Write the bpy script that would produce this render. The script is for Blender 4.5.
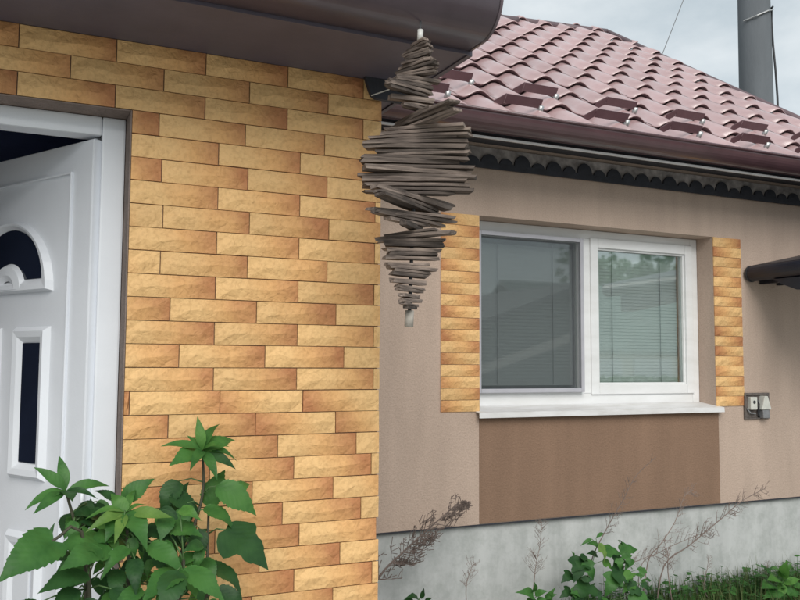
import bpy, bmesh, math, random
from mathutils import Vector, Matrix, noise
R = math.radians
random.seed(7)
scene = bpy.context.scene
for o in list(bpy.data.objects): bpy.data.objects.remove(o, do_unlink=True)
COL = scene.collection

# ------------------------------------------------------------------ camera
CAMZ = 1.55
cd = bpy.data.cameras.new('camera'); cam = bpy.data.objects.new('camera', cd); COL.objects.link(cam)
cd.sensor_width = 36.0; cd.lens = 38.25; cd.clip_start = 0.05; cd.clip_end = 500
right = Vector((.9038737, -.4277630, .0055867)); up = Vector((-.0371498, -.0654753, .9971624)); fwd = Vector((.4261834, .9015164, .0750727))
m = Matrix.Identity(4)
for i in range(3): m[i][0] = right[i]; m[i][1] = up[i]; m[i][2] = -fwd[i]
m.translation = (0, 0, CAMZ); cam.matrix_world = m
scene.camera = cam

# ------------------------------------------------------------------ sky, sun, exposure
SUN_EL, SUN_ROT = R(38), R(197)
w = bpy.data.worlds.new('World'); scene.world = w; w.use_nodes = True
nt = w.node_tree; N = nt.nodes; N.clear()
out = N.new('ShaderNodeOutputWorld'); bg = N.new('ShaderNodeBackground'); bg.inputs['Strength'].default_value = .1
sky = N.new('ShaderNodeTexSky'); sky.sky_type = 'NISHITA'; sky.sun_disc = False; sky.sun_elevation = SUN_EL; sky.sun_rotation = SUN_ROT
tc = N.new('ShaderNodeTexCoord'); mp = N.new('ShaderNodeMapping'); mp.inputs['Scale'].default_value = (1.6, 1.6, 3.4)
nz = N.new('ShaderNodeTexNoise'); nz.inputs['Scale'].default_value = 2.6; nz.inputs['Detail'].default_value = 6; nz.inputs['Roughness'].default_value = .55
rp = N.new('ShaderNodeValToRGB')
rp.color_ramp.elements[0].position = .36; rp.color_ramp.elements[0].color = (3.3, 3.8, 4.02, 1)
rp.color_ramp.elements[1].position = .64; rp.color_ramp.elements[1].color = (5.2, 5.5, 5.55, 1)
mx = N.new('ShaderNodeMix'); mx.data_type = 'RGBA'; mx.inputs[0].default_value = .88
L_ = nt.links.new
L_(tc.outputs['Generated'], mp.inputs[0]); L_(mp.outputs[0], nz.inputs['Vector']); L_(nz.outputs[0], rp.inputs[0])
L_(sky.outputs[0], mx.inputs[6]); L_(rp.outputs[0], mx.inputs[7]); L_(mx.outputs[2], bg.inputs[0]); L_(bg.outputs[0], out.inputs[0])
sl = bpy.data.lights.new('sun', 'SUN'); sun = bpy.data.objects.new('sun', sl); COL.objects.link(sun)
sl.energy = 1.5; sl.angle = R(40); sl.color = (1, .96, .9)
sd = Vector((math.sin(SUN_ROT)*math.cos(SUN_EL), math.cos(SUN_ROT)*math.cos(SUN_EL), math.sin(SUN_EL)))
sun.rotation_euler = sd.to_track_quat('Z', 'Y').to_euler()
vs = scene.view_settings
vs.view_transform = 'Standard'; vs.look = 'None'; vs.exposure = 0.68; vs.gamma = 1.0; vs.use_curve_mapping = False

# ------------------------------------------------------------------ materials
def new_mat(name):
    m = bpy.data.materials.new(name); m.use_nodes = True
    return m, m.node_tree, m.node_tree.nodes['Principled BSDF']
def lk(t, a, b): t.links.new(a, b)
def mat(name, c, rough=.6, var=.12, scale=8.0, bump=0.0, bscale=60.0, metallic=0.0, spec=.5, c2=None, stretch=(1, 1, 1), coat=0.0, bdist=.01, rand=0.0):
    """base colour varied by noise (towards c2 if given), optional fine bump and per-object variation"""
    m, t, b = new_mat(name); n = t.nodes
    co = n.new('ShaderNodeTexCoord'); mp = n.new('ShaderNodeMapping'); mp.inputs['Scale'].default_value = stretch
    lk(t, co.outputs['Object'], mp.inputs[0])
    no = n.new('ShaderNodeTexNoise'); no.inputs['Scale'].default_value = scale; no.inputs['Detail'].default_value = 5; no.inputs['Roughness'].default_value = .6
    lk(t, mp.outputs[0], no.inputs['Vector'])
    r = n.new('ShaderNodeValToRGB'); e = r.color_ramp.elements; e[0].position = .3; e[1].position = .7
    d = c2 if c2 else tuple(x*(1-var) for x in c)
    h = c if c2 else tuple(min(1, x*(1+var)) for x in c)
    e[0].color = (*d, 1); e[1].color = (*h, 1)
    lk(t, no.outputs[0], r.inputs[0]); src = r.outputs[0]
    if rand:
        oi = n.new('ShaderNodeObjectInfo'); mr = n.new('ShaderNodeMapRange'); mr.inputs[3].default_value = 1-rand; mr.inputs[4].default_value = 1+rand
        hs = n.new('ShaderNodeHueSaturation'); lk(t, oi.outputs['Random'], mr.inputs[0]); lk(t, mr.outputs[0], hs.inputs['Value']); lk(t, src, hs.inputs['Color']); src = hs.outputs[0]
    lk(t, src, b.inputs['Base Color'])
    b.inputs['Roughness'].default_value = rough; b.inputs['Metallic'].default_value = metallic; b.inputs['Specular IOR Level'].default_value = spec
    if coat: b.inputs['Coat Weight'].default_value = coat; b.inputs['Coat Roughness'].default_value = .18
    if bump:
        n2 = n.new('ShaderNodeTexNoise'); n2.inputs['Scale'].default_value = bscale; n2.inputs['Detail'].default_value = 4
        lk(t, mp.outputs[0], n2.inputs['Vector'])
        bp = n.new('ShaderNodeBump'); bp.inputs['Strength'].default_value = bump; bp.inputs['Distance'].default_value = bdist
        lk(t, n2.outputs[0], bp.inputs['Height']); lk(t, bp.outputs[0], b.inputs['Normal'])
    return m

def brick_mat():
    m, t, b = new_mat('brick tile'); n = t.nodes
    co = n.new('ShaderNodeTexCoord'); sep = n.new('ShaderNodeSeparateXYZ'); lk(t, co.outputs['Object'], sep.inputs[0])
    oi = n.new('ShaderNodeObjectInfo')
    ad = n.new('ShaderNodeVectorMath'); ad.operation = 'ADD'
    ofs = n.new('ShaderNodeVectorMath'); ofs.operation = 'SCALE'; ofs.inputs[0].default_value = (7.3, 3.1, 5.7); lk(t, oi.outputs['Random'], ofs.inputs['Scale'])
    lk(t, co.outputs['Object'], ad.inputs[0]); lk(t, ofs.outputs[0], ad.inputs[1])
    n1 = n.new('ShaderNodeTexNoise'); n1.inputs['Scale'].default_value = 17; n1.inputs['Detail'].default_value = 5; lk(t, ad.outputs[0], n1.inputs['Vector'])
    # position along the tile (0 pale end .. 1 scorched end), broken up by noise, slanting with height
    a = n.new('ShaderNodeMath'); a.operation = 'DIVIDE'; a.inputs[1].default_value = .245; lk(t, sep.outputs[0], a.inputs[0])
    s = n.new('ShaderNodeMath'); s.operation = 'MULTIPLY_ADD'; s.inputs[1].default_value = .42; lk(t, n1.outputs[0], s.inputs[0]); lk(t, a.outputs[0], s.inputs[2])
    rz = n.new('ShaderNodeMath'); rz.operation = 'MULTIPLY_ADD'; rz.inputs[1].default_value = .22; lk(t, oi.outputs['Random'], rz.inputs[0]); lk(t, s.outputs[0], rz.inputs[2])
    zz = n.new('ShaderNodeMath'); zz.operation = 'MULTIPLY_ADD'; zz.inputs[1].default_value = 1.6; lk(t, sep.outputs[2], zz.inputs[0]); lk(t, rz.outputs[0], zz.inputs[2])
    r = n.new('ShaderNodeValToRGB'); e = r.color_ramp.elements
    e[0].position = .44; e[0].color = (.76, .475, .20, 1); e[1].position = 1.0; e[1].color = (.47, .195, .075, 1)
    x = e.new(.70); x.color = (.70, .385, .145, 1)
    mr = n.new('ShaderNodeMath'); mr.operation = 'MULTIPLY'; mr.inputs[1].default_value = .74; lk(t, zz.outputs[0], mr.inputs[0]); lk(t, mr.outputs[0], r.inputs[0])
    hs = n.new('ShaderNodeHueSaturation'); hs.inputs['Saturation'].default_value = .97
    vr = n.new('ShaderNodeMapRange'); vr.inputs[3].default_value = .9; vr.inputs[4].default_value = 1.06
    rr = n.new('ShaderNodeMath'); rr.operation = 'FRACT'; rm = n.new('ShaderNodeMath'); rm.operation = 'MULTIPLY'; rm.inputs[1].default_value = 37.7
    lk(t, oi.outputs['Random'], rm.inputs[0]); lk(t, rm.outputs[0], rr.inputs[0]); lk(t, rr.outputs[0], vr.inputs[0]); lk(t, vr.outputs[0], hs.inputs['Value'])
    # sooty grime in pits
    n3 = n.new('ShaderNodeTexNoise'); n3.inputs['Scale'].default_value = 90; n3.inputs['Detail'].default_value = 3; lk(t, ad.outputs[0], n3.inputs['Vector'])
    g = n.new('ShaderNodeMix'); g.data_type = 'RGBA'; g.blend_type = 'MULTIPLY'; g.inputs[0].default_value = .35
    gr = n.new('ShaderNodeValToRGB'); gr.color_ramp.elements[0].position = .3; gr.color_ramp.elements[0].color = (.55, .5, .45, 1); gr.color_ramp.elements[1].position = .55; gr.color_ramp.elements[1].color = (1, 1, 1, 1)
    lk(t, n3.outputs[0], gr.inputs[0]); lk(t, r.outputs[0], hs.inputs['Color']); lk(t, hs.outputs[0], g.inputs[6]); lk(t, gr.outputs[0], g.inputs[7])
    lk(t, g.outputs[2], b.inputs['Base Color'])
    mu = n.new('ShaderNodeTexNoise'); mu.inputs['Scale'].default_value = 42; mu.inputs['Detail'].default_value = 5; mu.inputs['Distortion'].default_value = .8; lk(t, ad.outputs[0], mu.inputs['Vector'])
    bp = n.new('ShaderNodeBump'); bp.inputs['Strength'].default_value = .8; bp.inputs['Distance'].default_value = .008
    lk(t, mu.outputs[0], bp.inputs['Height']); lk(t, bp.outputs[0], b.inputs['Normal'])
    b.inputs['Roughness'].default_value = .62; b.inputs['Specular IOR Level'].default_value = .3
    return m

def stucco_mat(name, c, streak=.17):
    m, t, b = new_mat(name); n = t.nodes
    co = n.new('ShaderNodeTexCoord')
    mp = n.new('ShaderNodeMapping'); mp.inputs['Scale'].default_value = (3.5, 3.5, .7); lk(t, co.outputs['Object'], mp.inputs[0])
    a = n.new('ShaderNodeTexNoise'); a.inputs['Scale'].default_value = 1.6; a.inputs['Detail'].default_value = 7; lk(t, mp.outputs[0], a.inputs['Vector'])
    f = n.new('ShaderNodeTexNoise'); f.inputs['Scale'].default_value = 150; f.inputs['Detail'].default_value = 3; lk(t, co.outputs['Object'], f.inputs['Vector'])
    r = n.new('ShaderNodeValToRGB'); e = r.color_ramp.elements; e[0].position = .25; e[1].position = .75
    e[0].color = (*[x*(1-streak) for x in c], 1); e[1].color = (*[x*(1+streak*.5) for x in c], 1); lk(t, a.outputs[0], r.inputs[0])
    r2 = n.new('ShaderNodeValToRGB'); r2.color_ramp.elements[0].position = .3; r2.color_ramp.elements[0].color = (.82, .82, .82, 1); r2.color_ramp.elements[1].position = .6
    lk(t, f.outputs[0], r2.inputs[0])
    g = n.new('ShaderNodeMix'); g.data_type = 'RGBA'; g.blend_type = 'MULTIPLY'; g.inputs[0].default_value = .8
    lk(t, r.outputs[0], g.inputs[6]); lk(t, r2.outputs[0], g.inputs[7]); lk(t, g.outputs[2], b.inputs['Base Color'])
    bp = n.new('ShaderNodeBump'); bp.inputs['Strength'].default_value = .6; bp.inputs['Distance'].default_value = .006
    f2 = n.new('ShaderNodeTexNoise'); f2.inputs['Scale'].default_value = 90; f2.inputs['Detail'].default_value = 4; lk(t, co.outputs['Object'], f2.inputs['Vector'])
    lk(t, f2.outputs[0], bp.inputs['Height']); lk(t, bp.outputs[0], b.inputs['Normal'])
    b.inputs['Roughness'].default_value = .9; b.inputs['Specular IOR Level'].default_value = .2
    return m

def plinth_mat():
    m, t, b = new_mat('plinth concrete'); n = t.nodes
    co = n.new('ShaderNodeTexCoord')
    mp = n.new('ShaderNodeMapping'); mp.inputs['Scale'].default_value = (5, 5, .55); lk(t, co.outputs['Object'], mp.inputs[0])
    a = n.new('ShaderNodeTexNoise'); a.inputs['Scale'].default_value = 1.3; a.inputs['Detail'].default_value = 8; a.inputs['Roughness'].default_value = .65; lk(t, mp.outputs[0], a.inputs['Vector'])
    r = n.new('ShaderNodeValToRGB'); e = r.color_ramp.elements; e[0].position = .3; e[1].position = .62
    e[0].color = (.41, .425, .42, 1); e[1].color = (.54, .555, .55, 1); x = e.new(.45); x.color = (.49, .505, .50, 1)
    lk(t, a.outputs[0], r.inputs[0])
    # damp mossy blotches
    s = n.new('ShaderNodeTexNoise'); s.inputs['Scale'].default_value = 7; s.inputs['Detail'].default_value = 8; s.inputs['Roughness'].default_value = .7; lk(t, co.outputs['Object'], s.inputs['Vector'])
    r2 = n.new('ShaderNodeValToRGB'); r2.color_ramp.elements[0].position = .36; r2.color_ramp.elements[0].color = (.42, .46, .42, 1); r2.color_ramp.elements[1].position = .56
    lk(t, s.outputs[0], r2.inputs[0])
    g = n.new('ShaderNodeMix'); g.data_type = 'RGBA'; g.blend_type = 'MULTIPLY'; g.inputs[0].default_value = .38
    lk(t, r.outputs[0], g.inputs[6]); lk(t, r2.outputs[0], g.inputs[7]); lk(t, g.outputs[2], b.inputs['Base Color'])
    bp = n.new('ShaderNodeBump'); bp.inputs['Strength'].default_value = .35; bp.inputs['Distance'].default_value = .008; lk(t, s.outputs[0], bp.inputs['Height']); lk(t, bp.outputs[0], b.inputs['Normal'])
    b.inputs['Roughness'].default_value = .9
    return m

def glass_mat(name, tint, refl=1.0):
    m, t, b = new_mat(name); n = t.nodes; n.remove(b)
    o = n['Material Output']; tr = n.new('ShaderNodeBsdfTransparent'); tr.inputs[0].default_value = (*tint, 1)
    gl = n.new('ShaderNodeBsdfGlossy'); gl.inputs['Roughness'].default_value = .03; gl.inputs[0].default_value = (.95, 1, .98, 1)
    lw = n.new('ShaderNodeLayerWeight'); lw.inputs[0].default_value = .5
    pw = n.new('ShaderNodeMath'); pw.operation = 'POWER'; pw.inputs[1].default_value = 4; lk(t, lw.outputs['Facing'], pw.inputs[0])
    fr = n.new('ShaderNodeMath'); fr.operation = 'MULTIPLY_ADD'; fr.inputs[1].default_value = 1-refl; fr.inputs[2].default_value = refl; lk(t, pw.outputs[0], fr.inputs[0])
    mx = n.new('ShaderNodeMixShader'); lk(t, fr.outputs[0], mx.inputs[0]); lk(t, tr.outputs[0], mx.inputs[1]); lk(t, gl.outputs[0], mx.inputs[2]); lk(t, mx.outputs[0], o.inputs[0])
    return m

def leaf_mat(name, c, c2, rough=.48):
    m, t, b = new_mat(name); n = t.nodes
    oi = n.new('ShaderNodeObjectInfo'); co = n.new('ShaderNodeTexCoord')
    no = n.new('ShaderNodeTexNoise'); no.inputs['Scale'].default_value = 3; no.inputs['Detail'].default_value = 4; lk(t, co.outputs['Object'], no.inputs['Vector'])
    # side veins from the midrib (local x along leaf, y across)
    sp = n.new('ShaderNodeSeparateXYZ'); lk(t, co.outputs['Object'], sp.inputs[0])
    ab = n.new('ShaderNodeMath'); ab.operation = 'ABSOLUTE'; lk(t, sp.outputs[1], ab.inputs[0])
    v = n.new('ShaderNodeMath'); v.operation = 'MULTIPLY_ADD'; v.inputs[1].default_value = -.9; lk(t, ab.outputs[0], v.inputs[0]); lk(t, sp.outputs[0], v.inputs[2])
    sn = n.new('ShaderNodeMath'); sn.operation = 'SINE'; ml = n.new('ShaderNodeMath'); ml.operation = 'MULTIPLY'; ml.inputs[1].default_value = 48; lk(t, v.outputs[0], ml.inputs[0]); lk(t, ml.outputs[0], sn.inputs[0])
    ad = n.new('ShaderNodeMath'); ad.operation = 'MULTIPLY_ADD'; ad.inputs[1].default_value = .012; lk(t, sn.outputs[0], ad.inputs[0]); lk(t, no.outputs[0], ad.inputs[2])
    ra = n.new('ShaderNodeMath'); ra.operation = 'MULTIPLY_ADD'; ra.inputs[1].default_value = .3; lk(t, oi.outputs['Random'], ra.inputs[0]); lk(t, ad.outputs[0], ra.inputs[2])
    r = n.new('ShaderNodeValToRGB'); e = r.color_ramp.elements; e[0].position = .4; e[1].position = .85; e[0].color = (*c, 1); e[1].color = (*c2, 1); lk(t, ra.outputs[0], r.inputs[0])
    lk(t, r.outputs[0], b.inputs['Base Color']); b.inputs['Roughness'].default_value = rough; b.inputs['Specular IOR Level'].default_value = .28
    bp = n.new('ShaderNodeBump'); bp.inputs['Strength'].default_value = .05; bp.inputs['Distance'].default_value = .02; lk(t, sn.outputs[0], bp.inputs['Height']); lk(t, bp.outputs[0], b.inputs['Normal'])
    tl = n.new('ShaderNodeBsdfTranslucent'); mx = n.new('ShaderNodeMixShader'); mx.inputs[0].default_value = .25
    br = n.new('ShaderNodeHueSaturation'); br.inputs['Value'].default_value = 1.8; lk(t, r.outputs[0], br.inputs['Color']); lk(t, br.outputs[0], tl.inputs[0])
    lk(t, b.outputs[0], mx.inputs[1]); lk(t, tl.outputs[0], mx.inputs[2]); lk(t, mx.outputs[0], n['Material Output'].inputs[0])
    return m

M = {}
M['brick'] = brick_mat()
M['grout'] = mat('grout', (.25, .17, .12), .9, .2, 30, .3)
M['reveal'] = mat('brown reveal render', (.20, .155, .135), .9, .2, 14, .5, 90)
M['tan'] = stucco_mat('tan stucco', (.53, .41, .335))
M['panel'] = stucco_mat('brown stucco', (.262, .168, .116), .14)
M['plinth'] = plinth_mat()
M['white'] = mat('white plastic', (.80, .81, .82), .36, .03, 3, .05, 120, spec=.5, c2=(.69, .695, .69), stretch=(1, 1, 3))
M['doorwhite'] = mat('door white plastic', (.77, .80, .85), .38, .03, 2.5, .05, 160, c2=(.69, .72, .77))
M['sill'] = mat('sill sheet', (.76, .76, .77), .45, .06, 5, .05, 80, c2=(.58, .57, .555), stretch=(1, 4, 4))
M['soffit'] = mat('soffit brown', (.100, .090, .118), .5, .12, 5, .06, 40)
M['gutter'] = mat('gutter brown', (.112, .083, .098), .35, .12, 9, .04, 30, coat=.3)
M['fargutter'] = mat('far gutter brown', (.095, .048, .055), .3, .15, 7, .04, 30, coat=.4)
M['dark'] = mat('dark painted timber', (.03, .032, .042), .7, .3, 12, .2)
M['palestrip'] = mat('pale strip', (.6, .58, .58), .5, .15, 9)
M['palewood'] = mat('weathered pale board', (.34, .31, .30), .85, .5, 16, .3)
M['roof'] = mat('glazed red brown tile', (.455, .305, .308), .34, .2, 4, .1, 70, spec=.8, coat=.9, rand=.10)
M['guard'] = mat('snow guard brown', (.125, .065, .075), .4, .15, 9, .1, coat=.3)
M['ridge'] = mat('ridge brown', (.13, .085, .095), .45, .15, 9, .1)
M['bolt'] = mat('galvanised', (.5, .5, .5), .4, .1, 9, metallic=.8)
M['wood'] = mat('weathered wood', (.26, .205, .172), .88, .35, 9, .5, 28, stretch=(1, 14, 14), c2=(.05, .038, .033), rand=.5, bdist=.004)
M['woodlight'] = mat('weathered peg', (.36, .33, .29), .8, .2, 20, .2)
M['metal'] = mat('dull white metal', (.62, .62, .6), .45, .1, 30)
M['wire'] = mat('dark wire', (.035, .037, .042), .6, .1, 9)
M['concrete'] = mat('pole concrete', (.14, .155, .17), .85, .15, 2.2, .25, 40, stretch=(2, 2, .4))
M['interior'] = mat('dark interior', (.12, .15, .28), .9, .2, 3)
M['room'] = mat('room wall', (.22, .22, .2), .9, .1, 3)
M['glass'] = glass_mat('window glass', (.94, .965, .96), .25)
M['doorglass'] = mat('dark door glass', (.012, .016, .03), .06, .2, 3, spec=.5)
M['blind'] = mat('blind slats', (.68, .71, .705), .45, .04, 3)
M['screenframe'] = mat('grey screen frame', (.42, .42, .46), .5, .08, 8)
M['navy'] = mat('dark plastic gutter', (.013, .016, .028), .45, .2, 10, .05)
M['boxhole'] = mat('raw recess', (.13, .11, .10), .9, .3, 30, .5, 60)
M['terminal'] = mat('off white plastic', (.62, .62, .57), .5, .12, 30)
M['greyplastic'] = mat('grey plastic', (.22, .225, .235), .5, .15, 30)
M['ground'] = mat('soil and grass', (.085, .10, .045), .95, .3, 3.0, .6, 30, c2=(.10, .08, .055), bdist=.05)
M['bounce_slab'] = mat('pale concrete paving', (.50, .49, .46), .9, .15, 2.5, .4, 40, c2=(.40, .39, .365))
M['grass'] = leaf_mat('grass', (.032, .075, .022), (.12, .15, .055), .6)
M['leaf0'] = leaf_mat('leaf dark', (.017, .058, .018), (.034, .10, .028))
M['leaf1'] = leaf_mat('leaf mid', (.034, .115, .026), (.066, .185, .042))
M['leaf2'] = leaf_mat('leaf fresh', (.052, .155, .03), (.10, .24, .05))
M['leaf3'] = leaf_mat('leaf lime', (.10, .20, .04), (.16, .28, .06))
M['stem'] = mat('green brown stem', (.06, .06, .035), .7, .3, 20)
M['greenstem'] = mat('green stem', (.08, .16, .05), .6, .2, 20)
M['dry'] = mat('dry stalk', (.20, .155, .135), .85, .3, 20, rand=.2)
M['dryhead'] = mat('dry seed head', (.15, .115, .10), .9, .3, 20)
M['bark'] = mat('bark', (.12, .09, .07), .9, .3, 10, .5, 20)
M['shedroof'] = mat('grey roof sheet', (.09, .10, .10), .7, .2, 2)
M['shedwall'] = mat('pale render', (.80, .77, .70), .9, .06, 2)
M['shedgreen'] = mat('green boards', (.16, .22, .195), .8, .15, 2)

# ------------------------------------------------------------------ helpers
class MB:
    def __init__(s): s.v = []; s.f = []
    def add(s, vs, fs):
        k = len(s.v); s.v += [tuple(x) for x in vs]; s.f += [tuple(i+k for i in f) for f in fs]; return s
    def box(s, x0, x1, y0, y1, z0, z1):
        return s.add([(x0,y0,z0),(x1,y0,z0),(x1,y1,z0),(x0,y1,z0),(x0,y0,z1),(x1,y0,z1),(x1,y1,z1),(x0,y1,z1)],
                     [(3,2,1,0),(4,5,6,7),(0,1,5,4),(1,2,6,5),(2,3,7,6),(3,0,4,7)])
    def tube(s, pts, rad, n=6, caps=True):
        pts = [Vector(p) for p in pts]; rs = rad if isinstance(rad, (list, tuple)) else [rad]*len(pts)
        vs = []; fs = []; u = None
        for i, p in enumerate(pts):
            t = (pts[min(i+1, len(pts)-1)]-pts[max(i-1, 0)]).normalized()
            if u is None: u = t.orthogonal().normalized()
            u = (u-t*u.dot(t)).normalized(); q = t.cross(u)
            for k in range(n):
                a = 2*math.pi*k/n; vs.append(p+(u*math.cos(a)+q*math.sin(a))*rs[i])
        for i in range(len(pts)-1):
            for k in range(n):
                a = i*n+k; b = i*n+(k+1) % n; fs.append((a, b, b+n, a+n))
        if caps: fs.append(tuple(range(n-1, -1, -1))); e = (len(pts)-1)*n; fs.append(tuple(range(e, e+n)))
        return s.add(vs, fs)
    def extrude(s, prof, axis, a, b):
        """closed profile of 2-D points swept along 'x' ((y,z) profile), 'y' ((x,z) profile) or 'z' ((x,y) profile)"""
        n = len(prof)
        put = {'x': lambda p, t: (t, p[0], p[1]), 'y': lambda p, t: (p[0], t, p[1]), 'z': lambda p, t: (p[0], p[1], t)}[axis]
        vs = [put(p, a) for p in prof]+[put(p, b) for p in prof]
        fs = [(i, (i+1) % n, (i+1) % n+n, i+n) for i in range(n)]+[tuple(range(n-1, -1, -1)), tuple(range(n, 2*n))]
        return s.add(vs, fs)
    def mesh(s, name, material, bevel=0, smooth=False):
        me = bpy.data.meshes.new(name); me.from_pydata(s.v, [], s.f)
        bm = bmesh.new(); bm.from_mesh(me); bmesh.ops.recalc_face_normals(bm, faces=bm.faces)
        if bevel: bmesh.ops.bevel(bm, geom=list(bm.edges), offset=bevel, segments=2, affect='EDGES', profile=.6, clamp_overlap=True)
        if smooth:
            for f in bm.faces: f.smooth = True
        bm.to_mesh(me); bm.free()
        me.materials.append(M[material] if isinstance(material, str) else material)
        return me
    def build(s, name, material, parent=None, bevel=0, smooth=False, origin=None):
        me = s.mesh(name, material, bevel, smooth)
        if origin is None:
            xs = [v.co for v in me.vertices]
            origin = Vector([(min(c[i] for c in xs)+max(c[i] for c in xs))/2 for i in range(3)])
        origin = Vector(origin); me.transform(Matrix.Translation(-origin))
        o = bpy.data.objects.new(name, me); COL.objects.link(o)
        set_parent(o, parent, Matrix.Translation(origin)); return o
WM = {}
def set_parent(o, parent, world):
    WM[o.name] = world
    if parent: o.parent = parent; o.matrix_basis = WM[parent.name].inverted() @ world
    else: o.matrix_basis = world
def place(name, me, parent, world):
    o = bpy.data.objects.new(name, me); COL.objects.link(o); set_parent(o, parent, world); return o
def thing(name, label, cat, loc, group=None):
    o = bpy.data.objects.new(name, None); COL.objects.link(o); o.empty_display_size = .1
    set_parent(o, None, Matrix.Translation(Vector(loc))); return tag(o, label, cat, group)
def tag(o, label=None, cat=None, group=None, kind=None):
    if label: o['label'] = label
    if cat: o['category'] = cat
    if group: o['group'] = group
    if kind: o['kind'] = kind
    return o
def T(x, y, z): return Matrix.Translation((x, y, z))
def wall_with_hole(x0, x1, z0, z1, y0, y1, hx0, hx1, hz0, hz1):
    b = MB()
    def ring(y): return [(x0,y,z0),(x1,y,z0),(x1,y,z1),(x0,y,z1),(hx0,y,hz0),(hx1,y,hz0),(hx1,y,hz1),(hx0,y,hz1)]
    fr = [(0,1,5,4),(1,2,6,5),(2,3,7,6),(3,0,4,7)]
    b.add(ring(y0)+ring(y1), fr+[tuple(i+8 for i in f) for f in fr]+[(i, (i+1) % 4, (i+1) % 4+8, i+8) for i in range(4)]+[(4+i, 4+(i+1) % 4, 12+(i+1) % 4, 12+i) for i in range(4)])
    return b

GZ = .1
# measured layout of plants and spinner, in metres: leaf = (base, tip, shape, shade)
SPIN = ((2.407,-0.023,0.022),(2.39,-0.033,0.028),(2.36,-0.04,0.032),(2.333,-0.052,0.051),(2.305,-0.064,0.055),(2.278,-0.082,0.043),(2.259,-0.099,0.033),(2.246,-0.062,0.049),(2.229,-0.04,0.044),(2.213,-0.045,0.04),(2.206,-0.11,0.106),(2.194,-0.11,0.117),(2.181,-0.08,0.115),(2.165,-0.082,0.141),(2.146,-0.132,0.145),(2.124,-0.136,0.148),(2.097,-0.148,0.157),(2.071,-0.147,0.165),(2.044,-0.138,0.163),(2.025,-0.137,0.159),(2.004,-0.131,0.159),(1.983,-0.125,0.1),(1.964,-0.121,0.069),(1.951,-0.116,0.13),(1.935,-0.102,0.122),(1.919,-0.088,0.05),(1.901,-0.046,0.03),(1.888,-0.09,0.103),(1.861,-0.086,0.096),(1.84,-0.077,0.079),(1.814,-0.063,0.061),(1.793,-0.055,0.07),(1.772,-0.051,0.034),(1.762,-0.051,0.053),(1.746,-0.043,0.045),(1.733,-0.024,0.025),(1.72,-0.029,0.036),(1.702,-0.025,0.034),(1.692,-0.012,0.022))
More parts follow.
